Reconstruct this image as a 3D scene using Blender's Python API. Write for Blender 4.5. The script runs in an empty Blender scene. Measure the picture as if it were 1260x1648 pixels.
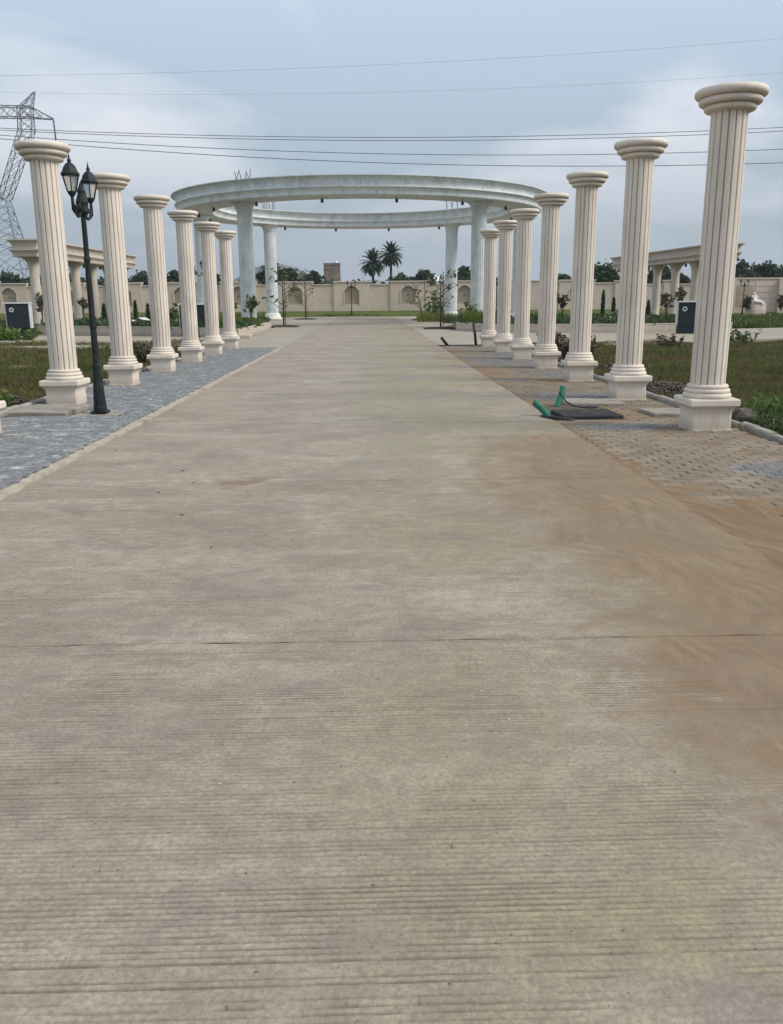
import bpy, bmesh, math, random
import numpy as np
from mathutils import Vector, Matrix

# ------------------------------------------------------------------ camera, world, sun
scene = bpy.context.scene
COL = scene.collection
F_PX, PITCH, ROLL, YAW, EYE = 1372.0, 0.2429, -0.0067, 0.0234, 1.6
K = 0.8315          # scale of the distances along the road that were paced out for this layout
c_, s_ = math.cos(YAW), math.sin(YAW)
cp_, sp_ = math.cos(PITCH), math.sin(PITCH)
cr_, sr_ = math.cos(ROLL), math.sin(ROLL)
ax = Vector((c_, -s_, 0)); au = Vector((s_*sp_, c_*sp_, cp_))
v_right = cr_*ax + sr_*au; v_up = -sr_*ax + cr_*au; v_fwd = Vector((s_*cp_, c_*cp_, -sp_))
cam_d = bpy.data.cameras.new('camera'); cam = bpy.data.objects.new('camera', cam_d); COL.objects.link(cam)
m4 = Matrix.Identity(4)
for i in range(3):
    m4[i][0] = v_right[i]; m4[i][1] = v_up[i]; m4[i][2] = -v_fwd[i]
m4[0][3], m4[1][3], m4[2][3] = 0, 0, EYE
cam.matrix_world = m4
cam_d.sensor_fit = 'HORIZONTAL'; cam_d.sensor_width = 36; cam_d.lens = 36*F_PX/1260
cam_d.clip_start = 0.05; cam_d.clip_end = 20000
scene.camera = cam

SUN_EL, SUN_AZ = math.radians(42), math.radians(106)     # azimuth clockwise from +Y (the way the road runs)
world = bpy.data.worlds.new('World'); scene.world = world; world.use_nodes = True
wn = world.node_tree; wn.nodes.clear(); WL = wn.links.new
def wnode(t, **k):
    n = wn.nodes.new(t)
    for a, b in k.items(): setattr(n, a, b)
    return n
w_out = wnode('ShaderNodeOutputWorld'); w_bg = wnode('ShaderNodeBackground'); w_bg2 = wnode('ShaderNodeBackground')
w_sky = wnode('ShaderNodeTexSky', sky_type='NISHITA'); w_sky.sun_disc = False
w_sky.sun_elevation = SUN_EL; w_sky.sun_rotation = SUN_AZ; w_sky.dust_density = 4.0; w_sky.air_density = 1.3
w_bg.inputs[1].default_value = 0.10; WL(w_sky.outputs[0], w_bg.inputs[0])
# even cloud deck: soft noise on the cloud plane, a little darker and bluer low down
w_tc = wnode('ShaderNodeTexCoord'); w_sep = wnode('ShaderNodeSeparateXYZ'); WL(w_tc.outputs['Generated'], w_sep.inputs[0])
w_z = wnode('ShaderNodeMath', operation='MAXIMUM'); WL(w_sep.outputs[2], w_z.inputs[0]); w_z.inputs[1].default_value = 0.0
w_za = wnode('ShaderNodeMath', operation='ADD'); WL(w_z.outputs[0], w_za.inputs[0]); w_za.inputs[1].default_value = 0.2
w_dx = wnode('ShaderNodeMath', operation='DIVIDE'); WL(w_sep.outputs[0], w_dx.inputs[0]); WL(w_za.outputs[0], w_dx.inputs[1])
w_dy = wnode('ShaderNodeMath', operation='DIVIDE'); WL(w_sep.outputs[1], w_dy.inputs[0]); WL(w_za.outputs[0], w_dy.inputs[1])
w_cmb = wnode('ShaderNodeCombineXYZ'); WL(w_dx.outputs[0], w_cmb.inputs[0]); WL(w_dy.outputs[0], w_cmb.inputs[1]); w_cmb.inputs[2].default_value = 23.0
w_n1 = wnode('ShaderNodeTexNoise'); w_n1.inputs['Scale'].default_value = 0.85; w_n1.inputs['Detail'].default_value = 7; w_n1.inputs['Roughness'].default_value = 0.52
w_n1.inputs['Distortion'].default_value = 0.35
WL(w_cmb.outputs[0], w_n1.inputs['Vector'])
w_cr = wnode('ShaderNodeValToRGB'); WL(w_n1.outputs['Fac'], w_cr.inputs[0])
w_cr.color_ramp.elements[0].position = 0.46; w_cr.color_ramp.elements[0].color = (0, 0, 0, 1)
w_cr.color_ramp.elements[1].position = 0.60; w_cr.color_ramp.elements[1].color = (1, 1, 1, 1)
w_el = wnode('ShaderNodeValToRGB'); WL(w_z.outputs[0], w_el.inputs[0])
els = w_el.color_ramp.elements
els[0].position = 0.0; els[0].color = (0.236, 0.282, 0.314, 1)
els[1].position = 0.32; els[1].color = (0.385, 0.475, 0.575, 1)
e = els.new(0.10); e.color = (0.262, 0.320, 0.370, 1)
e = els.new(0.19); e.color = (0.306, 0.380, 0.458, 1)
w_mx = wnode('ShaderNodeMix', data_type='RGBA'); w_mx.inputs['B'].default_value = (0.61, 0.615, 0.66, 1)
w_fa = wnode('ShaderNodeMath', operation='MULTIPLY'); WL(w_cr.outputs[0], w_fa.inputs[0])
w_zz = wnode('ShaderNodeMapRange'); WL(w_z.outputs[0], w_zz.inputs[0]); w_zz.inputs[1].default_value = 0.06; w_zz.inputs[2].default_value = 0.2
w_zz.inputs[3].default_value = 0.15; w_zz.inputs[4].default_value = 0.95
WL(w_zz.outputs[0], w_fa.inputs[1])
WL(w_fa.outputs[0], w_mx.inputs['Factor']); WL(w_el.outputs[0], w_mx.inputs['A'])
WL(w_mx.outputs['Result'], w_bg2.inputs[0]); w_bg2.inputs[1].default_value = 1.0
w_ms = wnode('ShaderNodeMixShader'); w_ms.inputs[0].default_value = 0.9
WL(w_bg.outputs[0], w_ms.inputs[1]); WL(w_bg2.outputs[0], w_ms.inputs[2]); WL(w_ms.outputs[0], w_out.inputs[0])

sun_d = bpy.data.lights.new('sun', 'SUN'); sun_d.energy = 1.9; sun_d.angle = math.radians(24); sun_d.color = (1.0, 0.95, 0.88)
sun = bpy.data.objects.new('sun', sun_d); COL.objects.link(sun)
sd = Vector((math.sin(SUN_AZ)*math.cos(SUN_EL), math.cos(SUN_AZ)*math.cos(SUN_EL), math.sin(SUN_EL)))
sun.rotation_euler = sd.to_track_quat('Z', 'Y').to_euler(); sun.location = (30, -20, 60)

vs = scene.view_settings
vs.view_transform = 'Standard'; vs.look = 'None'; vs.gamma = 1.0; vs.exposure = 0.64; vs.use_curve_mapping = False
scene.cycles.volume_bounces = 0; scene.cycles.max_bounces = 6; scene.cycles.diffuse_bounces = 3
scene.cycles.use_adaptive_sampling = True

# ------------------------------------------------------------------ helpers
rng = random.Random(7)
nprng = np.random.default_rng(11)

def at(px, py, Y):
    """world point at paced distance Y (Y*K metres) on the sight line of a spot measured in the photograph"""
    d = v_right*((px-630)/F_PX) + v_up*((824-py)/F_PX) + v_fwd
    return Vector((0, 0, EYE)) + d*(Y*K/d.y)

class MB:
    def __init__(self): self.v = []; self.f = []; self.smooth = []
    def add(self, verts, faces, smooth=False):
        o = len(self.v); self.v += [tuple(p) for p in verts]
        self.f += [tuple(i+o for i in f) for f in faces]; self.smooth += [smooth]*len(faces)
        return self
    def box(self, x0, x1, y0, y1, z0, z1):
        v = [(x, y, z) for z in (z0, z1) for y in (y0, y1) for x in (x0, x1)]
        return self.add(v, [(0,2,3,1), (4,5,7,6), (0,1,5,4), (2,6,7,3), (0,4,6,2), (1,3,7,5)])
    def cbox(self, x0, x1, y0, y1, z0, z1, b=0.01):
        """box with chamfered top edges and vertical corners"""
        def ring(i, z): return [(x0+i+b,y0+i,z),(x1-i-b,y0+i,z),(x1-i,y0+i+b,z),(x1-i,y1-i-b,z),(x1-i-b,y1-i,z),(x0+i+b,y1-i,z),(x0+i,y1-i-b,z),(x0+i,y0+i+b,z)]
        return self.loft([ring(0, z0), ring(0, z1-b), ring(b, z1)])
    def loft(self, rings, smooth=False, cap=True, close=True):
        n = len(rings[0]); v = [p for r in rings for p in r]; f = []
        for k in range(len(rings)-1):
            for i in range(n if close else n-1):
                j = (i+1) % n
                f.append((k*n+i, k*n+j, (k+1)*n+j, (k+1)*n+i))
        self.add(v, f, smooth)
        if cap:
            o = len(self.v)-len(v)
            self.f.append(tuple(o+i for i in reversed(range(n)))); self.smooth.append(False)
            self.f.append(tuple(o+(len(rings)-1)*n+i for i in range(n))); self.smooth.append(False)
        return self
    def lathe(self, prof, n=24, c=(0,0,0), smooth=True, cap=True):
        rings = [[(c[0]+r*math.cos(2*math.pi*i/n), c[1]+r*math.sin(2*math.pi*i/n), c[2]+z) for i in range(n)] for r, z in prof]
        return self.loft(rings, smooth, cap)
    def tube(self, pts, r, n=8, smooth=True, cap=True):
        pts = [Vector(p) for p in pts]; rs = r if isinstance(r, (list, tuple)) else [r]*len(pts); rings = []
        t0 = (pts[1]-pts[0]).normalized(); up = Vector((0,0,1)) if abs(t0.z) < 0.9 else Vector((1,0,0))
        a = t0.cross(up).normalized()
        for k, p in enumerate(pts):
            t = (pts[min(k+1, len(pts)-1)]-pts[max(k-1, 0)]).normalized()
            a = (a - t*a.dot(t)).normalized(); b = t.cross(a)
            rings.append([p + rs[k]*(math.cos(2*math.pi*i/n)*a + math.sin(2*math.pi*i/n)*b) for i in range(n)])
        return self.loft(rings, smooth, cap)
    def mesh(self, name):
        me = bpy.data.meshes.new(name); me.from_pydata(self.v, [], self.f)
        me.polygons.foreach_set('use_smooth', self.smooth); me.validate(); me.update()
        bm = bmesh.new(); bm.from_mesh(me); bmesh.ops.recalc_face_normals(bm, faces=bm.faces); bm.to_mesh(me); bm.free()
        return me
    def build(self, name, mat, parent=None, loc=None):
        return link(name, self.mesh(name), mat, parent, loc)

def link(name, me, mat, parent=None, loc=None):
    o = bpy.data.objects.new(name, me); COL.objects.link(o)
    if mat is not None and len(me.materials) == 0: me.materials.append(mat)
    if parent is not None: o.parent = parent
    if loc is not None: o.location = loc
    return o
def npmesh(name, V, Fc, smooth=False):
    """big mesh from arrays; Fc is (n, k)"""
    V = np.asarray(V, np.float32); Fc = np.asarray(Fc, np.int32); k = Fc.shape[1]
    me = bpy.data.meshes.new(name)
    me.vertices.add(len(V)); me.vertices.foreach_set('co', V.ravel())
    me.loops.add(Fc.size); me.loops.foreach_set('vertex_index', Fc.ravel())
    me.polygons.add(len(Fc)); me.polygons.foreach_set('loop_start', np.arange(len(Fc), dtype=np.int32)*k)
    me.update(calc_edges=True)
    if smooth: me.polygons.foreach_set('use_smooth', np.ones(len(Fc), bool))
    return me
def tag(o, label, cat, group=None, kind=None):
    o['label'] = label; o['category'] = cat
    if group: o['group'] = group
    if kind: o['kind'] = kind
    return o
def thing(name, label, cat, loc=(0,0,0), rz=0, group=None):
    o = bpy.data.objects.new(name, None); COL.objects.link(o); o.empty_display_size = 0.3
    o.location = loc; o.rotation_euler = (0, 0, rz)
    return tag(o, label, cat, group)
def dup(o, loc, rz=0, label=None, scale=None, parent=None):
    c = o.copy(); COL.objects.link(c)
    if parent is not None: c.parent = parent
    else:
        c.location = loc; c.rotation_euler = (0, 0, rz)
        if scale: c.scale = (scale,)*3
        if label: c['label'] = label
    for ch in [x for x in ALL_CHILDREN(o)]:
        dup(ch, None, parent=c)
    return c
def ALL_CHILDREN(o): return list(o.children)

# value noise on arrays
def vnoise(x, y, seed=0):
    g = np.random.default_rng(seed).random((64, 64))
    xi = np.floor(x).astype(int); yi = np.floor(y).astype(int); fx = x-xi; fy = y-yi
    fx = fx*fx*(3-2*fx); fy = fy*fy*(3-2*fy)
    a = g[yi % 64, xi % 64]; b = g[yi % 64, (xi+1) % 64]; c = g[(yi+1) % 64, xi % 64]; d = g[(yi+1) % 64, (xi+1) % 64]
    return (a*(1-fx)+b*fx)*(1-fy) + (c*(1-fx)+d*fx)*fy
def fbm(x, y, seed=0, oct=4):
    s = 0; a = 0.5; t = 0
    for k in range(oct):
        s = s + a*vnoise(x*2**k+17*k, y*2**k+9*k, seed+k); t += a; a *= 0.5
    return s/t

# ------------------------------------------------------------------ materials
MATS = {}
def new_mat(name, rough=0.8, spec=0.3):
    m = bpy.data.materials.new(name); m.use_nodes = True; nt = m.node_tree
    b = nt.nodes['Principled BSDF']; b.inputs['Roughness'].default_value = rough; b.inputs['Specular IOR Level'].default_value = spec
    MATS[name] = m
    return m, nt, b
def N(nt, t, **k):
    n = nt.nodes.new(t)
    for a, v in k.items(): setattr(n, a, v)
    return n
def noise(nt, vec, scale, detail=4, rough=0.55, dist=0.0):
    n = N(nt, 'ShaderNodeTexNoise'); n.inputs['Scale'].default_value = scale; n.inputs['Detail'].default_value = detail
    n.inputs['Roughness'].default_value = rough; n.inputs['Distortion'].default_value = dist
    nt.links.new(vec, n.inputs['Vector']); return n.outputs['Fac']
def ramp(nt, fac, lo, hi, a=0.0, b=1.0):
    n = N(nt, 'ShaderNodeMapRange'); n.interpolation_type = 'SMOOTHSTEP'
    nt.links.new(fac, n.inputs[0])
    for i, v in zip((1,2,3,4), (lo,hi,a,b)): n.inputs[i].default_value = v
    return n.outputs[0]
def mixc(nt, fac, a, b):
    n = N(nt, 'ShaderNodeMix', data_type='RGBA')
    for s, v in (('Factor', fac), ('A', a), ('B', b)):
        if isinstance(v, (tuple, float, int)): n.inputs[s].default_value = (v if not isinstance(v, tuple) else (*v, 1)[:4])
        else: nt.links.new(v, n.inputs[s])
    return n.outputs['Result']
def math_(nt, op, a, b=0.0):
    n = N(nt, 'ShaderNodeMath', operation=op)
    for i, v in enumerate((a, b)):
        if isinstance(v, (int, float)): n.inputs[i].default_value = v
        else: nt.links.new(v, n.inputs[i])
    return n.outputs[0]
def coords(nt, scale=(1,1,1), world=True):
    if world:
        g = N(nt, 'ShaderNodeNewGeometry'); src = g.outputs['Position']
    else:
        g = N(nt, 'ShaderNodeTexCoord'); src = g.outputs['Object']
    mp = N(nt, 'ShaderNodeMapping'); mp.inputs['Scale'].default_value = scale
    nt.links.new(src, mp.inputs['Vector']); return mp.outputs[0]
def bump(nt, b, h, strength=0.3, dist=0.01):
    n = N(nt, 'ShaderNodeBump'); n.inputs['Strength'].default_value = strength; n.inputs['Distance'].default_value = dist
    nt.links.new(h, n.inputs['Height']); nt.links.new(n.outputs[0], b.inputs['Normal'])
def speckled(name, c1, c2, scale=3.0, c3=None, scale3=0.6, rough=0.85, spec=0.25, bstr=0.25, bd=0.004, bscale=60, stretch=(1,1,1), objrand=0.0, c3lo=0.5, c3hi=0.72):
    m, nt, b = new_mat(name, rough, spec); v = coords(nt, stretch)
    col = mixc(nt, ramp(nt, noise(nt, v, scale, 6, 0.6), 0.32, 0.7), c1, c2)
    if c3: col = mixc(nt, ramp(nt, noise(nt, v, scale3, 6, 0.68, 0.4), c3lo, c3hi), col, c3)
    if objrand:
        gi = N(nt, 'ShaderNodeNewGeometry'); col = mixc(nt, ramp(nt, gi.outputs['Random Per Island'], 0.0, 1.0, 0, 0.35), col, tuple(0.6*q for q in c1))
        oi = N(nt, 'ShaderNodeObjectInfo'); hs = N(nt, 'ShaderNodeHueSaturation')
        nt.links.new(ramp(nt, oi.outputs['Random'], 0, 1, 1-objrand, 1+objrand), hs.inputs['Value']); nt.links.new(col, hs.inputs['Color'])
        col = hs.outputs[0]
    nt.links.new(col, b.inputs['Base Color'])
    if bstr: bump(nt, b, noise(nt, v, bscale, 5, 0.65), bstr, bd)
    return m

# road concrete: object of its own, with the brown dust sheet's shape carried as a vertex attribute
def sweep_marks(nt, v, px_):
    def fan(cx, cy, k):
        dx = math_(nt, 'SUBTRACT', px_.outputs[0], cx); dy = math_(nt, 'SUBTRACT', px_.outputs[1], cy)
        an = math_(nt, 'ADD', math_(nt, 'ARCTAN2', dy, dx), math_(nt, 'MULTIPLY', noise(nt, v, 0.8, 2, 0.5), 0.3)); r = math_(nt, 'SQRT', math_(nt, 'ADD', math_(nt, 'MULTIPLY', dx, dx), math_(nt, 'MULTIPLY', dy, dy)))
        cb = N(nt, 'ShaderNodeCombineXYZ'); nt.links.new(math_(nt, 'MULTIPLY', an, k), cb.inputs[0]); nt.links.new(math_(nt, 'MULTIPLY', r, 1.5), cb.inputs[1])
        return noise(nt, cb.outputs[0], 1.0, 6, 0.7, 0.15)
    f1 = fan(2.7, 3.5, 24.0); f2 = fan(1.9, 8.0, 28.0)
    pick = ramp(nt, noise(nt, v, 0.9, 3), 0.46, 0.54)
    fmix = N(nt, 'ShaderNodeMix', data_type='FLOAT'); nt.links.new(pick, fmix.inputs[0]); nt.links.new(f1, fmix.inputs[2]); nt.links.new(f2, fmix.inputs[3])
    return fmix.outputs[0]
def dust_colour(nt, v, px_):
    fanv = sweep_marks(nt, v, px_)
    col = mixc(nt, ramp(nt, fanv, 0.36, 0.66), (0.190, 0.128, 0.074), (0.300, 0.218, 0.132))
    col = mixc(nt, ramp(nt, noise(nt, v, 1.3, 5, 0.6), 0.38, 0.66, 0, 0.7), col, (0.205, 0.135, 0.080))
    col = mixc(nt, ramp(nt, noise(nt, v, 60, 4, 0.7), 0.3, 0.72, 0.3, 0), col, (0.12, 0.088, 0.058))
    return col
def road_material():
    m, nt, b = new_mat('road_concrete', 0.8, 0.4); v = coords(nt)
    base = mixc(nt, ramp(nt, noise(nt, v, 0.9, 6, 0.6), 0.34, 0.68), (0.452, 0.378, 0.278), (0.322, 0.268, 0.198))
    streak = noise(nt, coords(nt, (1.3, 4.0, 1)), 1.0, 7, 0.68, 0.4)
    base = mixc(nt, ramp(nt, streak, 0.42, 0.75, 0, 0.55), base, (0.235, 0.200, 0.155))
    pale = noise(nt, coords(nt, (0.5, 1.6, 1)), 1.1, 6, 0.62, 0.4)
    base = mixc(nt, ramp(nt, pale, 0.50, 0.70, 0, 0.75), base, (0.53, 0.465, 0.37))
    ol = noise(nt, coords(nt, (0.75, 0.55, 1)), 0.9, 4, 0.55, 0.5)
    px_ = N(nt, 'ShaderNodeSeparateXYZ'); g = N(nt, 'ShaderNodeNewGeometry'); nt.links.new(g.outputs['Position'], px_.inputs[0])
    side = ramp(nt, px_.outputs[0], -0.9, 0.9)
    base = mixc(nt, math_(nt, 'MULTIPLY', ramp(nt, ol, 0.40, 0.56, 0, 0.85), side), base, (0.345, 0.308, 0.172))
    mv = noise(nt, coords(nt, (0.9, 1.2, 1)), 1.7, 5, 0.6, 0.6)
    base = mixc(nt, ramp(nt, mv, 0.52, 0.68, 0, 0.6), base, (0.262, 0.222, 0.190))
    med = noise(nt, coords(nt, (1, 1.5, 1)), 7, 7, 0.72, 0.3)
    base = mixc(nt, ramp(nt, med, 0.36, 0.66, 0.5, 0), base, (0.20, 0.168, 0.135))
    med2 = noise(nt, v, 3.1, 7, 0.7, 0.8)
    base = mixc(nt, ramp(nt, med2, 0.56, 0.68, 0, 0.5), base, (0.43, 0.375, 0.30))
    fine = noise(nt, v, 55, 5, 0.75)
    base = mixc(nt, ramp(nt, fine, 0.30, 0.68, 0, 1), mixc(nt, 0.55, base, (0.12, 0.10, 0.085)), base)
    pit = noise(nt, v, 38, 3, 0.6)
    base = mixc(nt, ramp(nt, pit, 0.665, 0.72, 0, 0.85), base, (0.10, 0.085, 0.07))
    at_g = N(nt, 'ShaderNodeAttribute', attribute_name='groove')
    base = mixc(nt, math_(nt, 'MULTIPLY', at_g.outputs['Fac'], 1.0), base, (0.105, 0.085, 0.065))  # dark tint: dirt in the grooves plus painted-in shade for the narrow cuts
    # swept dust: broom fans as streaks in polar coordinates about two standing points
    at_s = N(nt, 'ShaderNodeAttribute', attribute_name='dust')
    fanv = sweep_marks(nt, v, px_)
    dn = noise(nt, v, 2.2, 6, 0.65, 0.5)
    dm = math_(nt, 'ADD', at_s.outputs['Fac'], math_(nt, 'MULTIPLY', math_(nt, 'SUBTRACT', dn, 0.5), 1.3))
    dm = math_(nt, 'ADD', dm, math_(nt, 'MULTIPLY', math_(nt, 'SUBTRACT', fanv, 0.5), 1.0))
    dcol = dust_colour(nt, v, px_)
    base = mixc(nt, ramp(nt, dm, 0.20, 0.72, 0, 0.92), base, dcol)
    nt.links.new(base, b.inputs['Base Color'])
    hh = math_(nt, 'ADD', math_(nt, 'MULTIPLY', noise(nt, v, 90, 4, 0.7), 0.6), math_(nt, 'MULTIPLY', noise(nt, coords(nt, (1.5, 38, 1)), 1.0, 4, 0.6), 0.8))
    bump(nt, b, hh, 0.5, 0.007)
    return m
M_road = road_material()
M_joint = speckled('joint_dirt', (0.09,0.075,0.06), (0.15,0.125,0.10), 20)
M_cream = None
def cream_material(name, c1, c2, grime, streak=0.4):
    m, nt, b = new_mat(name, 0.72, 0.3); v = coords(nt)
    col = mixc(nt, ramp(nt, noise(nt, v, 1.7, 5), 0.35, 0.68), c1, c2)
    st = noise(nt, coords(nt, (9, 9, 0.55)), 1.0, 5, 0.6)
    col = mixc(nt, ramp(nt, st, 0.5, 0.78, 0, streak), col, grime)
    g = N(nt, 'ShaderNodeNewGeometry'); s = N(nt, 'ShaderNodeSeparateXYZ'); nt.links.new(g.outputs['Position'], s.inputs[0])
    oi = N(nt, 'ShaderNodeObjectInfo'); hs = N(nt, 'ShaderNodeHueSaturation'); nt.links.new(ramp(nt, oi.outputs['Random'], 0, 1, 0.95, 1.04), hs.inputs['Value']); nt.links.new(col, hs.inputs['Color']); col = hs.outputs[0]
    bl = noise(nt, coords(nt, (1.6, 1.6, 0.7)), 1.0, 6, 0.65, 0.6); col = mixc(nt, ramp(nt, bl, 0.50, 0.68, 0, streak*0.8), col, grime)
    low = math_(nt, 'ADD', s.outputs[2], math_(nt, 'MULTIPLY', noise(nt, v, 9, 5), 0.14))     # splashed mud at the foot
    col = mixc(nt, ramp(nt, low, 0.05, 0.25, 0.6, 0.0), col, (0.33, 0.26, 0.19))
    nt.links.new(col, b.inputs['Base Color']); bump(nt, b, noise(nt, v, 45, 5, 0.6), 0.12, 0.004)
    return m
M_cream = cream_material('cream_paint', (0.720, 0.640, 0.552), (0.662, 0.588, 0.505), (0.50, 0.425, 0.345), 0.5)
M_ring = cream_material('white_primer', (0.700, 0.735, 0.725), (0.590, 0.635, 0.635), (0.42, 0.46, 0.47), 0.75)
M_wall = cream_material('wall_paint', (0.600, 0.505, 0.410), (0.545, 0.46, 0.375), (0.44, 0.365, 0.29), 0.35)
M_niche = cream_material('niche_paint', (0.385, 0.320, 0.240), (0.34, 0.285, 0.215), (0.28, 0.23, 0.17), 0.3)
M_white = cream_material('white_stone', (0.75, 0.73, 0.69), (0.68, 0.66, 0.62), (0.5, 0.48, 0.44), 0.3)
M_perg = cream_material('pergola_paint', (0.60, 0.525, 0.44), (0.54, 0.475, 0.405), (0.38, 0.33, 0.27), 0.35)
M_paver_b = speckled('bluish_paver', (0.150,0.156,0.158), (0.300,0.298,0.290), 16, (0.50,0.485,0.455), 5.0, 0.9, 0.2, 0.5, 0.005, 70, (1,1,1), 0.12, 0.52, 0.68)
def dusty_paver():
    m, nt, b = new_mat('sandy_paver', 0.92, 0.15); v = coords(nt)
    g = N(nt, 'ShaderNodeNewGeometry'); p = N(nt, 'ShaderNodeSeparateXYZ'); nt.links.new(g.outputs['Position'], p.inputs[0])
    col = mixc(nt, ramp(nt, noise(nt, v, 2.2, 6, 0.65, 0.4), 0.36, 0.66), (0.215, 0.170, 0.122), (0.290, 0.240, 0.180))
    col = mixc(nt, ramp(nt, noise(nt, v, 22, 5, 0.7), 0.34, 0.7, 0.4, 0), col, (0.14, 0.115, 0.088))
    oi = N(nt, 'ShaderNodeObjectInfo'); rnd = math_(nt, 'ADD', math_(nt, 'MULTIPLY', oi.outputs['Random'], 0.5), math_(nt, 'MULTIPLY', g.outputs['Random Per Island'], 0.5))
    # washed, dust-free areas where the grey block shows
    def blob(cx, cy, rx, ry):
        dx = math_(nt, 'DIVIDE', math_(nt, 'SUBTRACT', p.outputs[0], cx), rx); dy = math_(nt, 'DIVIDE', math_(nt, 'SUBTRACT', p.outputs[1], cy), ry)
        return math_(nt, 'EXPONENT', math_(nt, 'MULTIPLY', math_(nt, 'ADD', math_(nt, 'MULTIPLY', dx, dx), math_(nt, 'MULTIPLY', dy, dy)), -1.0))
    w = blob(4.1, 7.9, 0.75, 0.55)
    for q in ((3.3, 10.9, 0.9, 0.35), (3.6, 14.4, 0.9, 0.7), (3.4, 18.5, 1.0, 0.8), (3.5, 24.5, 1.0, 2.0)): w = math_(nt, 'MAXIMUM', w, blob(*q))
    w = math_(nt, 'ADD', w, math_(nt, 'MULTIPLY', math_(nt, 'SUBTRACT', noise(nt, v, 2.6, 6, 0.7), 0.5), 1.3))
    w = math_(nt, 'ADD', w, ramp(nt, p.outputs[1], 11.5, 18.0, 0.0, 0.42))
    grey = mixc(nt, ramp(nt, noise(nt, v, 14, 5, 0.65), 0.35, 0.68), (0.125, 0.130, 0.135), (0.25, 0.245, 0.235))
    col = mixc(nt, ramp(nt, w, 0.35, 0.75, 0, 0.9), col, grey)
    hs = N(nt, 'ShaderNodeHueSaturation'); nt.links.new(ramp(nt, rnd, 0, 1, 0.8, 1.12), hs.inputs['Value']); nt.links.new(col, hs.inputs['Color'])
    nt.links.new(hs.outputs[0], b.inputs['Base Color']); bump(nt, b, noise(nt, v, 70, 5, 0.65), 0.4, 0.004); return m
M_paver_s = dusty_paver()
M_bed = speckled('paver_bedding', (0.10,0.085,0.07), (0.17,0.145,0.115), 14)
M_kerb = speckled('kerb_concrete', (0.40,0.375,0.33), (0.27,0.255,0.235), 5, (0.19,0.18,0.165), 2.0, 0.9, 0.2, 0.5, 0.008, 30, (1,1,1), 0.12)
M_strip = speckled('edge_mortar', (0.44,0.385,0.31), (0.33,0.285,0.225), 6, (0.25,0.21,0.165), 1.5, 0.92, 0.2, 0.7, 0.012, 25)
M_cross = speckled('cross_concrete', (0.360,0.315,0.250), (0.290,0.250,0.200), 1.2, (0.235,0.20,0.16), 0.4, 0.9, 0.2, 0.3, 0.006, 40, (0.5,1.6,1))
M_sand = None
def sand_material():
    m, nt, b = new_mat('blown_sand', 0.95, 0.1); v = coords(nt)
    px_ = N(nt, 'ShaderNodeSeparateXYZ'); g = N(nt, 'ShaderNodeNewGeometry'); nt.links.new(g.outputs['Position'], px_.inputs[0])
    col = dust_colour(nt, v, px_)
    nt.links.new(col, b.inputs['Base Color']); bump(nt, b, noise(nt, v, 45, 6, 0.7), 0.5, 0.01); return m
M_sand = sand_material()
M_soil = speckled('dark_soil', (0.035,0.03,0.026), (0.07,0.06,0.05), 12, None, 1, 0.95, 0.1, 0.8, 0.03, 12)
M_gravel = speckled('rubble', (0.085,0.075,0.062), (0.155,0.135,0.112), 9, (0.055,0.048,0.04), 6, 0.95, 0.1, 0.8, 0.03, 15)
def ground_material():
    m, nt, b = new_mat('rough_ground', 0.95, 0.08); v = coords(nt)
    col = mixc(nt, ramp(nt, noise(nt, v, 0.6, 6, 0.65, 0.4), 0.36, 0.64), (0.090, 0.095, 0.034), (0.155, 0.125, 0.062))
    col = mixc(nt, ramp(nt, noise(nt, v, 3.5, 6, 0.7), 0.4, 0.7, 0, 0.6), col, (0.050, 0.065, 0.020))
    col = mixc(nt, ramp(nt, noise(nt, v, 0.14, 4), 0.52, 0.68, 0, 0.5), col, (0.155, 0.12, 0.068))
    nt.links.new(col, b.inputs['Base Color']); bump(nt, b, noise(nt, v, 8, 6, 0.7), 0.8, 0.08); return m
M_ground = ground_material()
M_turf = speckled('turf', (0.075,0.105,0.030), (0.105,0.120,0.040), 0.8, (0.12,0.11,0.05), 0.2, 0.95, 0.05, 0.5, 0.05, 10)
def leaf_material(name, c1, c2, c3, scale=1.5):
    m, nt, b = new_mat(name, 0.65, 0.25); v = coords(nt)
    col = mixc(nt, ramp(nt, noise(nt, v, scale, 4, 0.6), 0.35, 0.65), c1, c2)
    g = N(nt, 'ShaderNodeNewGeometry')
    col = mixc(nt, ramp(nt, g.outputs['Random Per Island'], 0, 1, 0, 0.6), col, c3)
    nt.links.new(col, b.inputs['Base Color'])
    tr = N(nt, 'ShaderNodeBsdfTranslucent'); nt.links.new(col, tr.inputs[0]); mx = N(nt, 'ShaderNodeMixShader'); mx.inputs[0].default_value = 0.25
    nt.links.new(b.outputs[0], mx.inputs[1]); nt.links.new(tr.outputs[0], mx.inputs[2]); nt.links.new(mx.outputs[0], nt.nodes['Material Output'].inputs[0])
    return m
M_grass = leaf_material('grass_blades', (0.085,0.125,0.032), (0.185,0.135,0.062), (0.150,0.150,0.055), 0.45)
M_lawn = leaf_material('lawn_blades', (0.075,0.115,0.030), (0.11,0.125,0.040), (0.10,0.13,0.04), 0.5)
M_weed = leaf_material('weed_leaves', (0.070,0.150,0.026), (0.100,0.165,0.035), (0.14,0.185,0.055), 2)
M_leaf_dark = leaf_material('dark_leaves', (0.032,0.055,0.028), (0.050,0.075,0.036), (0.060,0.086,0.044), 0.4)
M_leaf_mid = leaf_material('mid_leaves', (0.040,0.075,0.026), (0.055,0.085,0.032), (0.070,0.100,0.042), 0.6)
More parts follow.
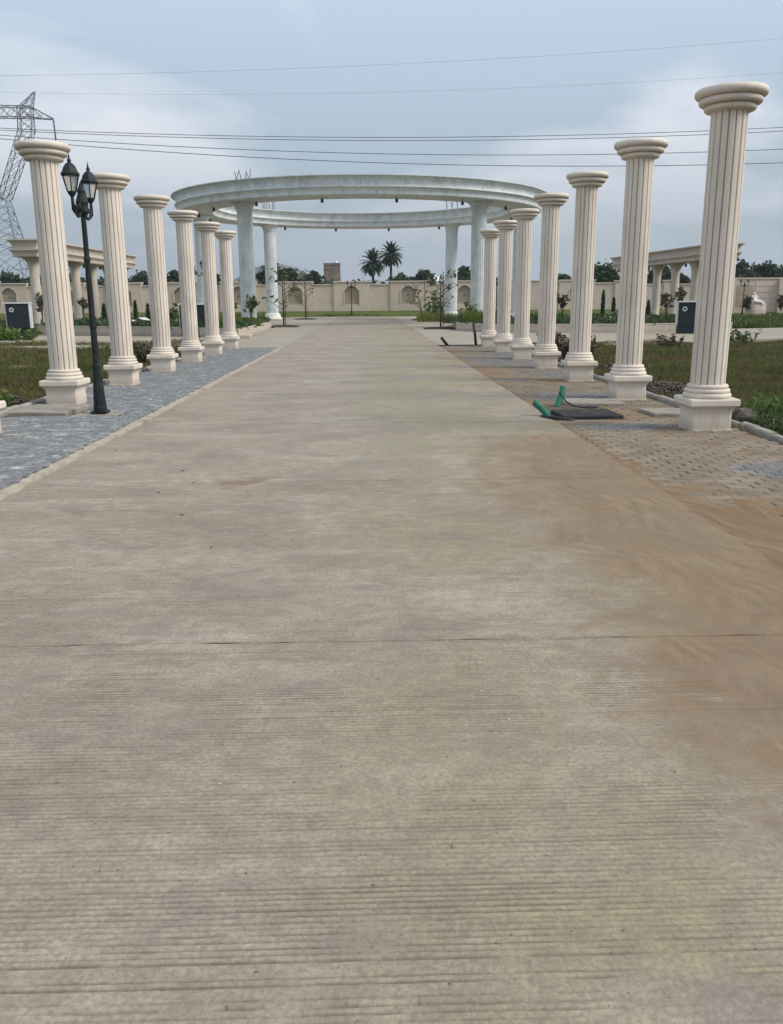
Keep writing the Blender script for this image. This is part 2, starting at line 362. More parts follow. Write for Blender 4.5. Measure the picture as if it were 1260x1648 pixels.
M_leaf_young = leaf_material('young_leaves', (0.070,0.105,0.040), (0.115,0.140,0.055), (0.085,0.120,0.050), 3)
M_leaf_lime = leaf_material('lime_leaves', (0.13,0.17,0.030), (0.19,0.20,0.040), (0.10,0.14,0.03), 3)
M_leaf_brown = leaf_material('dry_leaves', (0.095,0.080,0.055), (0.130,0.110,0.075), (0.08,0.09,0.045), 3)
M_palm = leaf_material('palm_fronds', (0.030,0.058,0.036), (0.045,0.075,0.045), (0.060,0.090,0.055), 1.5)
M_bark = speckled('bark', (0.075,0.060,0.045), (0.13,0.105,0.08), 14, None, 1, 0.95, 0.1, 0.7, 0.01, 40, (1,1,0.3))
M_iron = speckled('lamp_iron', (0.008,0.012,0.014), (0.013,0.017,0.018), 9, (0.03,0.03,0.027), 7, 0.6, 0.3, 0.1, 0.002, 60)
M_steel = speckled('galvanised_steel', (0.10,0.115,0.13), (0.14,0.155,0.17), 3, None, 1, 0.6, 0.4, 0)
M_wire = speckled('wire_metal', (0.085,0.095,0.105), (0.10,0.11,0.12), 1, None, 1, 0.6, 0.4, 0)
M_wire_f = speckled('thin_wire_metal', (0.16,0.18,0.20), (0.18,0.20,0.22), 1, None, 1, 0.6, 0.4, 0)
M_rebar = speckled('rebar', (0.09,0.085,0.09), (0.15,0.13,0.12), 8, None, 1, 0.8, 0.2, 0)
M_cab = speckled('cabinet_paint', (0.013,0.021,0.027), (0.018,0.026,0.032), 2, (0.03,0.037,0.040), 3, 0.6, 0.25, 0)
M_cabw = speckled('cabinet_trim', (0.62,0.63,0.62), (0.52,0.53,0.52), 4, None, 1, 0.5, 0.4, 0)
M_green = speckled('green_pipe', (0.010,0.150,0.085), (0.018,0.190,0.110), 12, (0.05,0.16,0.11), 9, 0.55, 0.4, 0.2, 0.002, 60)
M_black = speckled('black_plastic', (0.012,0.012,0.013), (0.022,0.022,0.023), 8, None, 1, 0.5, 0.4, 0)
M_cover = speckled('black_cover', (0.020,0.022,0.024), (0.032,0.033,0.034), 6, (0.085,0.075,0.06), 3, 0.8, 0.2, 0.2, 0.002, 50)
M_conc = speckled('slab_concrete', (0.33,0.295,0.245), (0.25,0.225,0.19), 6, (0.185,0.165,0.14), 3, 0.9, 0.2, 0.4, 0.006, 40)
M_brick = speckled('far_masonry', (0.25,0.195,0.155), (0.18,0.145,0.12), 0.9, (0.32,0.265,0.215), 0.5, 0.95, 0.1, 0.3, 0.03, 6)
M_hill = speckled('hill_scrub', (0.070,0.085,0.060), (0.105,0.105,0.075), 0.012, (0.05,0.065,0.045), 0.005, 0.95, 0.05, 0)
M_debris = speckled('dead_leaf', (0.09,0.065,0.04), (0.14,0.11,0.075), 9)
def glass_material():
    m, nt, b = new_mat('frosted_glass', 0.35, 0.5)
    b.inputs['Base Color'].default_value = (0.75, 0.78, 0.80, 1); b.inputs['Transmission Weight'].default_value = 0.85; b.inputs['IOR'].default_value = 1.1
    v = coords(nt); nt.links.new(ramp(nt, noise(nt, v, 8, 3), 0.3, 0.7, 0.25, 0.5), b.inputs['Roughness'])
    return m
M_glass = glass_material()

# ------------------------------------------------------------------ the setting: ground, road, pavements
X_RL, X_RR = -3.10, 2.50          # road edges
X_KL, X_KR = -5.52, 4.72          # outer kerbs of the two pavements
me = npmesh('ground', [(-1950,-50,-0.09),(1950,-50,-0.09),(1950,3750,-0.09),(-1950,3750,-0.09)], [(0,1,2,3)])
g = link('ground', me, M_ground); tag(g, 'rough olive and brown grassy ground spreading to the horizon', 'ground', kind='structure')

mb = MB(); mb.box(X_RL+0.01, X_RR-0.01, -3, 112*K, -0.085, -0.02)
road = mb.build('road', M_joint); tag(road, 'long beige concrete road with transverse grooves leading to the rotunda', 'road', kind='structure')

SB_Y = [2.2, 3.05, 3.28, 3.60, 5.08, 6.98, 10.03, 13.09, 16.0]
SB_X = [1.60, 1.27, 1.15, 1.08, 1.28, 1.05, 1.12, 1.30, 2.1]
def dust_at(x, y):
    y = y/K
    xb = np.interp(y, SB_Y, SB_X)
    d = (x - xb + 0.55*(fbm(x*1.3+5, y*0.9, 31)-0.5))/0.75
    m = np.clip(d*0.5+0.45, 0, 1)
    m = m*np.clip((y-1.8)/0.9, 0, 1)*np.clip((15.5-y)/3.5, 0, 1)
    m = m*(1-0.55*np.clip((y-10)/3, 0, 1))
    st = np.exp(-(((x+1.15)/0.36)**2+((y-9.25)/0.42)**2))*(0.25+0.75*fbm(x*3, y*3, 19))*0.85            # the small brown stain
    far = 0.42*np.clip((y-16)/4, 0, 1)*np.clip((x-1.0)/1.2, 0, 1)*fbm(x, y*0.3, 77)*1.6
    edge = 0.35*np.exp(-((x-X_RL)/0.22)**2)*(0.4+fbm(x*2, y*1.5, 51))
    return np.clip(m+st+far+edge, 0, 1)

gp_rng = np.random.default_rng(5)
gy_pos = []; yy = 0.0
while yy < 10.5:
    if gp_rng.random() < 0.05: yy += gp_rng.uniform(0.02, 0.07)
    yy += gp_rng.uniform(0.020, 0.027); gy_pos.append(yy)
G_RES = 0.0005
prof = np.zeros(int(11/G_RES)); gidx = np.zeros(len(prof))
ys_ = np.arange(len(prof))*G_RES
for k, p0 in enumerate(gy_pos):
    w = gp_rng.uniform(0.0026, 0.0044); dpt = gp_rng.uniform(0.45, 1.0)
    a, b_ = int((p0-0.016)/G_RES), int((p0+0.016)/G_RES)
    prof[a:b_] = np.maximum(prof[a:b_], dpt*np.exp(-((ys_[a:b_]-p0)/w)**2)); gidx[a:b_] = k
def slab(y0, y1, ny, nx, dense):
    xs = np.linspace(X_RL, X_RR, nx+1); ysv = np.linspace(y0, y1, ny+1)
    X, Y = np.meshgrid(xs, ysv)
    z = 0.0025*(fbm(X*1.2, Y*1.2, 3)-0.5)
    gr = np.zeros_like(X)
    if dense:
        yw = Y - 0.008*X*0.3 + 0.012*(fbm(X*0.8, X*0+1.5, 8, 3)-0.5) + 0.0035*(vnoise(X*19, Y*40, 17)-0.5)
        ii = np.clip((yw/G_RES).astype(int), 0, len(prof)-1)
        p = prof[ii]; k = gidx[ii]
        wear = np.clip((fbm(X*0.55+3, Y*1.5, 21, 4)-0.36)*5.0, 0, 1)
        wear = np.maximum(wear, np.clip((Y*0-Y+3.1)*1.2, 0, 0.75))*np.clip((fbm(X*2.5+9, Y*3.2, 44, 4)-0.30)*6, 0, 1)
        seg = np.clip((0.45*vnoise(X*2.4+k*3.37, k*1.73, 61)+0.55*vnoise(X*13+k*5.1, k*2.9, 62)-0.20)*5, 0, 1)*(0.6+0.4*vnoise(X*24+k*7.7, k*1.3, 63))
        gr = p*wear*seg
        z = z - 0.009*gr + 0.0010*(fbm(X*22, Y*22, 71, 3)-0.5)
    # ragged joint edges
    e0 = np.exp(-((Y-y0)/0.006)**2)+np.exp(-((Y-y1)/0.006)**2)
    z = z - 0.004*e0*vnoise(X*14, Y*3, 12)
    Y = Y.copy(); Y[0] += 0.005*vnoise(X[0]*9, X[0]*0+y0, 5); Y[-1] -= 0.005*vnoise(X[0]*9, X[0]*0+y1, 6)
    V = np.stack([X, Y, z], -1).reshape(-1, 3)
    a = (np.arange(ny)[:, None]*(nx+1)+np.arange(nx)[None, :]).ravel()
    Fc = np.stack([a, a+1, a+nx+2, a+nx+1], -1)
    # skirt along the two joint edges so the slab has thickness
    nV = len(V); sk0 = V[:nx+1].copy(); sk0[:, 2] -= 0.05; sk1 = V[-(nx+1):].copy(); sk1[:, 2] -= 0.05
    V2 = np.concatenate([V, sk0, sk1]); i = np.arange(nx)
    F0 = np.stack([nV+i, nV+i+1, i+1, i], -1); top = nV-(nx+1)
    F1 = np.stack([top+i, top+i+1, nV+nx+1+i+1, nV+nx+1+i], -1)
    me = npmesh('concrete_slab', V2, np.concatenate([Fc, F0, F1]), True)
    dm = np.concatenate([dust_at(V[:, 0], V[:, 1]), np.zeros(2*(nx+1))]).astype(np.float32)
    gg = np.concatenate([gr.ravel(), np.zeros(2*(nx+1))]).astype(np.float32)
    me.attributes.new('dust', 'FLOAT', 'POINT').data.foreach_set('value', dm)
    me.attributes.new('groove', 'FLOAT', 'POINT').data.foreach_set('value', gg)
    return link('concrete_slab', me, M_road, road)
JG = 0.009
slab(-2.5, 1.2-JG, 20, 24, False)
slab(1.2, 3.87-JG, 1000, 120, True)
slab(3.87, 7.67-JG, 1060, 120, True)
y0 = 7.67
while y0 < 90:
    slab(y0, y0+3.8-JG, 60 if y0 < 34 else 12, 56 if y0 < 34 else 14, False); y0 += 3.8

mb = MB()      # ragged mortar strip along the road edge
npts = 260
for sgn in (0,):
    L = []; R = []
    for k in range(npts+1):
        y = 0.5 + (31.2-0.5)*k/npts; w = 0.10+0.06*rng.random(); off = -0.035+0.03*(rng.random()-0.5)
        L.append((X_RL-0.04-w/2+off, y)); R.append((X_RL-0.04+w/2+off, y))
    for k in range(npts):
        h0, h1 = 0.012+0.012*math.sin(k*1.7)**2, 0.012+0.012*math.sin((k+1)*1.7)**2
        (a, ya), (b_, yb) = L[k], L[k+1]; (c, _), (d, _) = R[k], R[k+1]
        mb.add([(a,ya,-0.03),(c,ya,-0.03),(d,yb,-0.03),(b_,yb,-0.03),(a+.01,ya,h0),(c-.01,ya,h0),(d-.01,yb,h1),(b_+.01,yb,h1)], [(4,5,6,7),(0,4,7,3),(1,2,6,5)])
o = mb.build('road_edge', M_strip); tag(o, 'ragged pale mortar strip between road and bluish pavers', 'kerb', kind='structure')

# pavers: zigzag interlocking blocks, one shared mesh
PL, PW, GAP = 0.22, 0.13, 0.006
def tri(t): t = t % 1.0; return 4*abs(t-0.5)-1
def warp(x, y): return (x + 0.014*tri(y/PW+0.25), y + 0.018*tri(2*x/PL+0.25))
def paver_mesh():
    pts = []
    n = 4
    def edge(x0, y0, x1, y1, k):
        for i in range(k): t = i/k; pts.append((x0+(x1-x0)*t, y0+(y1-y0)*t))
    edge(0, 0, PL, 0, 4); edge(PL, 0, PL, PW, 2); edge(PL, PW, 0, PW, 4); edge(0, PW, 0, 0, 2)
    cx, cy = PL/2, PW/2; rings = []
    for ins, z in ((GAP/2, -0.05), (GAP/2, -0.009), (GAP/2+0.008, 0.0)):
        r = []
        for x, y in pts:
            wx, wy = warp(x, y)
            dx, dy = x-cx, y-cy
            r.append((wx - cx - ins*np.sign(round(dx/(PL/2)*0.999))*(abs(dx) > PL/2-1e-4), wy - cy - ins*np.sign(dy)*(abs(dy) > PW/2-1e-4), z))
        rings.append(r)
    mb = MB(); mb.loft(rings, False, False)
    mb.f.append(tuple(range(len(mb.v)-len(pts), len(mb.v)))); mb.smooth.append(False)
    return mb.mesh('paver')
PM = paver_mesh()
PM_np = np.array([v.co[:] for v in PM.vertices]); PM_f = [tuple(p.vertices) for p in PM.polygons]
def pavement(name, label, x0, x1, y0, y1, mat, holes, near_key, seed):
    r = random.Random(seed); holes = [(a, b_, c*K, d*K) for a, b_, c, d in holes]
    mb = MB(); mb.box(x0-0.02, x1+0.02, y0-1, y1, -0.088, -0.022)
    par = mb.build(name, M_bed); tag(par, label, 'pavement', kind='structure')
    spots = []
    ny = int((y1-y0)/PW)
    for j in range(ny):
        off = (PL/2 if j % 2 else 0)
        nx = int((x1-x0)/PL)+1
        for i in range(-1, nx):
            cx = x0+i*PL+off+PL/2; cy = y0+(j+0.5)*PW
            if cx-PL/2 < x0-0.04 or cx+PL/2 > x1+0.05: continue
            if any(a-0.1 < cx < b_+0.1 and c-0.05 < cy < d+0.05 for a, b_, c, d in holes): continue
            z = 0.003 + r.gauss(0, 0.0022) + 0.004*math.sin(cx*2.1+cy*0.9)
            spots.append((cx, cy, z, r.gauss(0, 0.008), r.gauss(0, 0.012)))
    vis = sorted(spots, key=near_key)
    me = PM.copy(); me.materials.clear(); me.materials.append(mat)
    for cx, cy, z, ra, rb in vis[:300]:
        o = link('paver', me, None, par, (cx, cy, z)); o.rotation_euler = (ra, rb, 0)
    V = []; Fs = []; vis = vis[300:]
    nv = len(PM_np)
    for k, (cx, cy, z, ra, rb) in enumerate(vis):
        P = PM_np.copy(); P[:, 2] += z + P[:, 1]*ra - P[:, 0]*rb; P[:, 0] += cx; P[:, 1] += cy
        V.append(P); Fs += [tuple(i+k*nv for i in f) for f in PM_f]
    me2 = bpy.data.meshes.new('paver_field'); me2.from_pydata(np.concatenate(V).tolist(), [], Fs); me2.update()
    o = link('paver_field', me2, mat, par); o['kind'] = 'stuff'
    return par
def px_x(x, y): return 630+F_PX*(x*c_-y*s_)/(y*cp_+EYE*sp_)
LID_L = (-5.34, -4.42, 15.05, 16.35)
def nearL(s): return s[1] if 0 < px_x(s[0], s[1]) < 1260 else 100+s[1]
pavement('left_pavement', 'bluish grey interlocking paver pavement carrying a row of columns', -5.40, X_RL-0.10, 0.5, 31.2, M_paver_b, [LID_L, (-4.25,-3.8,15.0,15.5)], nearL, 3)
BLK = (2.62, 3.52, 14.0, 15.2)
pavement('right_pavement', 'sandy brown interlocking paver pavement carrying a row of columns', X_RR+0.04, 4.62, 0.5, 31.2, M_paver_s, [(2.45, 3.6, 13.9, 16.0), (3.88, 4.62, 14.1, 14.95)], nearL, 4)

def kerb_row(name, label, x, y0, y1, seed, right):
    r = random.Random(seed); par = thing(name, label, 'kerb'); par['kind'] = 'structure'
    y = y0*K; y1 = y1*K
    while y < y1:
        L = r.uniform(0.42, 0.52); w = 0.11; h = r.uniform(0.045, 0.075); dx = r.gauss(0, 0.012)
        mb = MB()
        prof = [(-w/2,-0.09),(w/2,-0.09),(w/2,h-0.03),(w/2-0.015,h-0.008),(w/2-0.035,h),(-w/2+0.035,h),(-w/2+0.015,h-0.008),(-w/2,h-0.03)]
        rings = [[(x+dx+px, yy_, pz+r.gauss(0, 0.003)) for px, pz in prof] for yy_ in (y+0.006, y+L*0.5, y+L-0.006)]
        mb.loft(rings); o = mb.build('kerb_stone', M_kerb, par); y += L
kerb_row('right_kerb', 'rounded grey kerb stones along the weedy grass beside sandy pavers', X_KR+0.02, 3.4, 37.5, 1, True)
kerb_row('left_kerb', 'rounded grey kerb stones along the grass beside bluish pavers', X_KL+0.03, 3.4, 37.5, 2, False)

# dust lying on the right pavement and over the road edge: a thin uneven sheet, paver tops poke through
nx, ny = 110, 640
xs = np.linspace(0.9, 4.60, nx+1); ysv = np.linspace(2.6, 36.5, ny+1); X, Y = np.meshgrid(xs, ysv)
cov = 0.9 - 0.85*(X-2.35)/1.6 + 0.9*(fbm(X*1.1, Y*0.55, 91)-0.5)
cov += 0.75*np.exp(-((Y-8.0)/2.6)**2) * np.clip(1.1-(X-2.4)/2.0, 0, 1)
cov += 0.4*np.clip((Y-17)/3, 0, 1) + 0.3*np.exp(-((Y-12.2)/1.0)**2)
cov -= 0.9*np.exp(-((X-3.9)/0.75)**2-((Y-9.7)/0.9)**2) + 0.9*np.exp(-((X-3.3)/0.8)**2-((Y-13.2)/0.5)**2) + 0.5*np.exp(-((Y-17.6)/0.8)**2)
covr = -0.6 + 0.3*(fbm(X*1.4+8, Y*1.1, 93)-0.5)
t_ = np.clip((X-2.2)/0.5, 0, 1); t_ = t_*t_*(3-2*t_); cov = covr*(1-t_)+cov*t_
cov = cov - 0.30*t_
Z = -0.0055 + 0.0012*t_ + (0.0100-0.0012*t_)*np.clip(cov, 0, 1) + (0.004+0.005*t_)*(fbm(X*6, Y*6, 15, 4)-0.5)
Z = np.where((X > 2.5) & (X < 3.55) & (Y > 13.95) & (Y < 15.9), np.minimum(Z, -0.02), Z)
Z = Z - 0.02*np.clip((3.4-Y)/0.6, 0, 1) - 0.02*np.clip((1.05-X)/0.1, 0, 1)
a = (np.arange(ny)[:, None]*(nx+1)+np.arange(nx)[None, :]).ravel()
me = npmesh('sand', np.stack([X, Y*K, Z], -1).reshape(-1, 3), np.stack([a, a+1, a+nx+2, a+nx+1], -1), True)
o = link('sand', me, M_sand); tag(o, 'brown sand drifted thinly over pavers and the road edge', 'sand', kind='stuff')

# cross street before the rotunda and the paths round it
def sheet(name, label, cat, poly, z, mat):
    poly = [(x, y*K) for x, y in poly]; n = len(poly); mb = MB(); mb.add([(x,y,z) for x,y in poly]+[(x,y,-0.088) for x,y in poly], [tuple(range(n))]+[(i,(i+1)%n,n+(i+1)%n,n+i) for i in range(n)])
    o = mb.build(name, mat); tag(o, label, cat, kind='structure'); return o
sheet('cross_street', 'pale concrete cross street running past the grass on the bluish paver side', 'road', [(-70,41.5),(-6.5,37.6),(X_RL-0.02,37.6),(X_RL-0.02,70),(-6.0,70),(-6.3,49),(-24,57),(-70,62)], -0.004, M_cross)
sheet('cross_street', 'pale concrete cross street running past the weedy grass on the sandy paver side', 'road', [(X_RR+0.02,37.6),(8,37.4),(17,42.5),(70,52),(70,66),(23,58),(14,54),(6.4,53),(4.9,58),(4.9,70),(X_RR+0.02,70)], -0.004, M_cross)
sheet('plaza', 'concrete paving under the rotunda beside the road, cabinet side', 'paving', [(X_RL-0.02,70.02),(X_RL-0.02,112),(-16,112),(-16,74),(-6.2,70.02)], -0.006, M_cross)
sheet('plaza', 'concrete paving under the rotunda beside the road, palm side', 'paving', [(X_RR+0.02,70.02),(5.0,70.02),(15,76),(15,112),(X_RR+0.02,112)], -0.006, M_cross)
sheet('far_path', 'pale path along the lawn before the statue', 'path', [(22,100),(70,96),(70,101.5),(22,104.5)], 0.02, M_cross)

# grass bank before the wall
nx, ny = 60, 6
xs = np.linspace(-90, 90, nx+1); ysv = np.array([109.5, 110.5, 111.5, 113, 115.5, 118, 122]); X, Y = np.meshgrid(xs, ysv)
Z = np.interp(Y, [109.5,110.5,112,115.5,122], [-0.1,0.10,0.33,0.54,0.6]) + 0.06*(fbm(X*0.5,Y*0.5,5)-0.5)
a = (np.arange(ny)[:, None]*(nx+1)+np.arange(nx)[None, :]).ravel()
o = link('grass_bank', npmesh('grass_bank', np.stack([X,Y*K,Z],-1).reshape(-1,3), np.stack([a,a+1,a+nx+2,a+nx+1],-1), True), M_turf)
tag(o, 'low grass bank at the foot of the cream boundary wall', 'bank', kind='structure')

# hills
def hill(label, cx, cy, w, h, seed):
    cy = cy*K
    nx = 48; ny = 10; V = []; xs = np.linspace(-1, 1, nx+1)
    for j in range(ny+1):
        t = j/ny
        for x in xs:
            pr = max(0, (1-abs(x)**3.2))*(0.90+0.10*math.sin(x*5+seed)) * (0.93+0.14*float(fbm(np.array(x*6+seed), np.array(t*2), seed)))
            V.append((cx+x*w*(1+0.15*(1-t)), cy+(t-1)*h*2.2, -2+pr*h*math.sin(t*math.pi/2)))
    for x in xs: V.append((cx+x*w, cy+h*3, -2))
    n = nx+1; Fc = [(j*n+i, j*n+i+1, (j+1)*n+i+1, (j+1)*n+i) for j in range(ny+1) for i in range(nx)]
    o = link('hill', npmesh('hill', V, Fc, True), M_hill); tag(o, label, 'hill', kind='structure')
hill('flat-topped blue hazy hill rising beyond the wall', -212, 2500, 150, 89, 2)
hill('low far ridge behind the trees beyond the wall', 420, 3200, 620, 52, 4)
hill('low far ridge beyond the pylon', -1150, 3300, 560, 50, 6)

# ------------------------------------------------------------------ fluted cream columns
HC = 3.95
def fluted(r, z0, z1, n=16, gw=0.20, gd=0.15, mids=3, top_flare=None):
    """shaft outline with n narrow grooves, extruded"""
    out = []
    for k in range(n):
        a0 = 2*math.pi*k/n; da = 2*math.pi/n
        for t in (gw/2, gw/2+0.05):
            out.append((r if t > gw/2 else r*0.985, a0+da*t))
        for i in range(1, mids): out.append((r, a0+da*(gw/2+(1-gw)*i/mids)))
        out.append((r, a0+da*(1-gw/2-0.05))); out.append((r*0.985, a0+da*(1-gw/2)))
        out.append((r*(1-gd), a0+da*(1-0.12*gw))); out.append((r*(1-gd), a0+da*(1+0.12*gw)))
    mb = MB(); rings = []
    for z, s in ((z0, 1), (z0+(z1-z0)*0.33, 1.0), (z1, 0.985)):
        rings.append([(s*q*math.cos(a), s*q*math.sin(a), z) for q, a in out])
    mb.loft(rings, False, True); return mb
def torus_prof(stack, nseg=7):
    """list of (radius, height) rings bulging outwards -> lathe profile"""
    pr = []; z = 0
    for r, h, zb in stack:
        for i in range(nseg+1):
            a = -math.pi/2+math.pi*i/nseg
            pr.append((r-h/2+h/2*math.cos(a), zb+h/2+h/2*math.sin(a)))
    return pr
col0 = thing('fluted_column', '', 'column', (0,0,0), 0, 'fluted cream columns lining the road')
def sq(w, z, b=0.012):
    h = w/2
    return [(-h+b,-h,z),(h-b,-h,z),(h,-h+b,z),(h,h-b,z),(h-b,h,z),(-h+b,h,z),(-h,h-b,z),(-h,-h+b,z)]
mb = MB(); mb.loft([sq(0.50,-0.02), sq(0.49,0.01), sq(0.485,0.03), sq(0.48,0.20), sq(0.485,0.225), sq(0.50,0.255), sq(0.53,0.28), sq(0.57,0.297), sq(0.603,0.306), sq(0.618,0.318), sq(0.618,0.378), sq(0.60,0.395)])
mb.build('plinth', M_cream, col0)
mb = MB(); rr_ = random.Random(3); n_ = 28; ring0 = []
for i in range(n_):
    a = 2*math.pi*i/n_; q = 1/max(abs(math.cos(a)), abs(math.sin(a))); ring0.append((math.cos(a)*q, math.sin(a)*q, rr_.random()))
mb.loft([[(x*(0.252+0.05*w_), y*(0.252+0.05*w_), -0.03) for x, y, w_ in ring0], [(x*(0.25+0.035*w_), y*(0.25+0.035*w_), 0.004+0.006*w_) for x, y, w_ in ring0], [(x*0.238, y*0.238, 0.016+0.02*w_) for x, y, w_ in ring0]])
mb.build('mortar_skirt', M_strip, col0)
mb = MB(); mb.lathe([(0.20,0.385)]+torus_prof([(0.292,0.068,0.390),(0.274,0.062,0.450),(0.250,0.056,0.506)])+[(0.20,0.562)], 40)
mb.build('base_moulding', M_cream, col0)
fluted(0.210, 0.54, 3.72).build('shaft', M_cream, col0)
mb = MB(); mb.lathe([(0.20,3.69)]+torus_prof([(0.292,0.074,3.702),(0.356,0.080,3.772),(0.408,0.102,3.848)])+[(0.36,3.95),(0.20,3.952)], 48)
mb.build('capital', M_cream, col0)
ORD = ['closest to', 'second from', 'third from', 'fourth from', 'fifth from', 'sixth from', 'seventh from']
def col_label(i, side):
    return 'fluted cream column, %s the rotunda in the row on %s pavers' % (ORD[6-i], side)
first = True
for i in range(7):
    for side, x, dy in (('bluish', -4.954, 0.035), ('sandy', 4.226, 0.0)):
        y = 10.665+3.3646*i+dy
        if first:
            o = col0; o.location = (x, y, 0.004); o['label'] = col_label(i, side); first = False
        else:
            o = dup(col0, (x, y, 0.004), 0, col_label(i, side))
        o.rotation_euler = (rng.gauss(0, 0.0025), rng.gauss(0, 0.0025), rng.choice([0, math.pi/2, math.pi])+rng.gauss(0, 0.006))

# ------------------------------------------------------------------ rotunda
RC = Vector((-0.57, 84.0*K, 0)); RXO, RYO = 14.3, 13.8
rot = thing('rotunda', 'open round rotunda, grey-white ring beam on six fluted columns over the road', 'rotunda', RC)
ZB, ZT = 8.08, 9.21
def ring_profile():
    """(offset from outer edge inwards, z) going up the outside, over the top and down the inside"""
    W = 3.5
    out = [(0.50, ZB), (0.47, ZB+0.06), (0.47,ZB+0.10), (0.44, ZB+0.22), (0.36, ZB+0.34), (0.26, ZB+0.42), (0.22,ZB+0.44), (0.22, ZB+0.50), (0.40, ZB+0.505),
           (0.40, ZB+0.62), (0.36, ZB+0.80), (0.27, ZB+0.95), (0.13, ZB+1.06), (0.02, ZB+1.07), (0.0, ZB+1.08), (0.0, ZT)]
    inn = [(W-o, z) for o, z in reversed(out)]
    return out + inn
def ring_mesh(seg=180):
    pr = ring_profile(); rings = []
    for k in range(seg):
        a = 2*math.pi*k/seg
        rings.append([((RXO-o)*math.cos(a), (RYO-o)*math.sin(a), z) for o, z in pr])
    mb = MB(); n = len(pr); v = [p for r in rings for p in r]; f = []
    for k in range(seg):
        k2 = (k+1) % seg
        for i in range(n): j = (i+1) % n; f.append((k*n+i, k2*n+i, k2*n+j, k*n+j))
    mb.add(v, f, False); return mb
ring_mesh().build('ring_beam', M_ring, rot)
rc_ang = [50, 130, 180, 230, 310, 0]
RXM, RYM = 12.45, 12.1
rcp = []
for k, ang in enumerate(rc_ang):
    a = math.radians(ang); x, y = RXM*math.cos(a), RYM*math.sin(a)
    if ang in (50, 130): x = 7.87 if ang == 50 else -8.1; y = 10.4*K
    if ang in (230, 310): x = (8.13 if ang == 310 else -7.83); y = -10.4*K
    rcp.append((x, y))
sh = fluted(0.53, 0.0, ZB+0.05, 22, 0.22, 0.07, 3).mesh('shaft'); sh.materials.append(M_ring)
hb = MB(); hb.loft([[((0.45+e)*math.cos(2*math.pi*i/22), (0.45+e)*math.sin(2*math.pi*i/22), z) for i in range(22)] for e, z in ((0.0,ZB-0.75),(0.07,ZB-0.7),(0.10,ZB-0.45),(0.17,ZB-0.25),(0.30,ZB-0.1),(0.50,ZB+0.002))], True)
hbm = hb.mesh('flared_head'); hbm.materials.append(M_ring)
bs = MB(); bs.lathe([(0.85,0),(0.85,0.12),(0.74,0.2),(0.70,0.42),(0.62,0.55),(0.56,0.62)], 28); bsm = bs.mesh('column_base'); bsm.materials.append(M_white)
for x, y in rcp:
    s = link('shaft', sh, None, rot, (x, y, 0))
    link('flared_head', hbm, None, s); link('column_base', bsm, None, s)
sl = MB(); sl.lathe([(0.02,0.0),(0.02,-0.10),(0.085,-0.10),(0.10,-0.32),(0.05,-0.33)], 12); slm = sl.mesh('spotlight'); slm.materials.append(M_black)
for k in range(16):
    a = 2*math.pi*(k+0.5)/16; r = 0.87
    link('spotlight', slm, None, rot, (RXO*r*math.cos(a)*0.99, RYO*r*math.sin(a)*0.99, ZB+0.003))
for (x, y) in rcp[:2]+rcp[3:4]:
    for q in range(6):
        dx, dy = 0.75*math.cos(q*1.05+0.4)*0.7, 0.6*math.sin(q*1.05+0.4); L = rng.uniform(0.75, 1.15)
        mb = MB(); mb.tube([(x+dx,y+dy,ZT-0.02),(x+dx+rng.gauss(0,.03),y+dy,ZT+L*0.5),(x+dx+rng.gauss(-0.05,.1),y+dy,ZT+L)], 0.03, 6)
        mb.build('rebar', M_rebar, rot)

# ------------------------------------------------------------------ pergolas
def pergola(label, p0, p1, wid, zb, zt, ncol, sgn):
    """p0 near end, p1 far end of the beam's inner top edge; beam lies on the outer side"""
    p0, p1 = Vector(p0), Vector(p1); L = (p1-p0).length; rz = math.atan2(p1.y-p0.y, p1.x-p0.x)
    t = thing('pergola', label, 'pergola', (p0.x, p0.y, 0), rz, 'colonnade pergolas beside the rotunda')
    h = zt-zb
    # local: x along the beam, y across (outer side = sgn)
    pr = [(0.34,zb),(0.30,zb+0.06*h),(0.28,zb+0.20*h),(0.18,zb+0.33*h),(0.12,zb+0.37*h),(0.12,zb+0.43*h),(0.30,zb+0.435*h),(0.29,zb+0.6*h),(0.22,zb+0.78*h),(0.08,zb+0.9*h),(0.0,zb+0.92*h),(0,zt)]
    rings = []
    for o, z in pr:
        rings.append([(o, sgn*o, z), (L-o, sgn*o, z), (L-o, sgn*(wid-o), z), (o, sgn*(wid-o), z)])
    mb = MB(); mb.loft(rings); mb.build('beam', M_perg, t)
    cm = MB(); cm.lathe([(0.42,0),(0.42,0.1),(0.37,0.25),(0.36,0.9),(0.34,zb-1.0),(0.35,zb-0.8),(0.38,zb-0.55),(0.45,zb-0.32),(0.58,zb-0.14),(0.80,zb+0.01)], 24); cme = cm.mesh('post'); cme.materials.append(M_perg)
    for k in range(ncol):
        link('post', cme, None, t, (1.6+(L-3.2)*k/(ncol-1), sgn*wid/2, 0))
        if k: link('spotlight', slm, None, t, (1.6+(L-3.2)*(k-0.5)/(ncol-1), sgn*wid/2, zb+0.003))
    return t
pa = at(61, 384, 75.5); pb = at(221, 411, 104)
pergola('cream colonnade pergola beside the pylon', (pa.x, pa.y), (pb.x, pb.y), 2.3, at(61,413,75.5).z, pa.z, 6, 1)
pa = at(1152, 390.5, 78); pb = at(981, 412, 105)
pr_ = pergola('cream colonnade pergola near the white statue', (pa.x, pa.y), (pb.x, pb.y), 2.3, at(1152,416,78).z, pa.z, 6, -1)

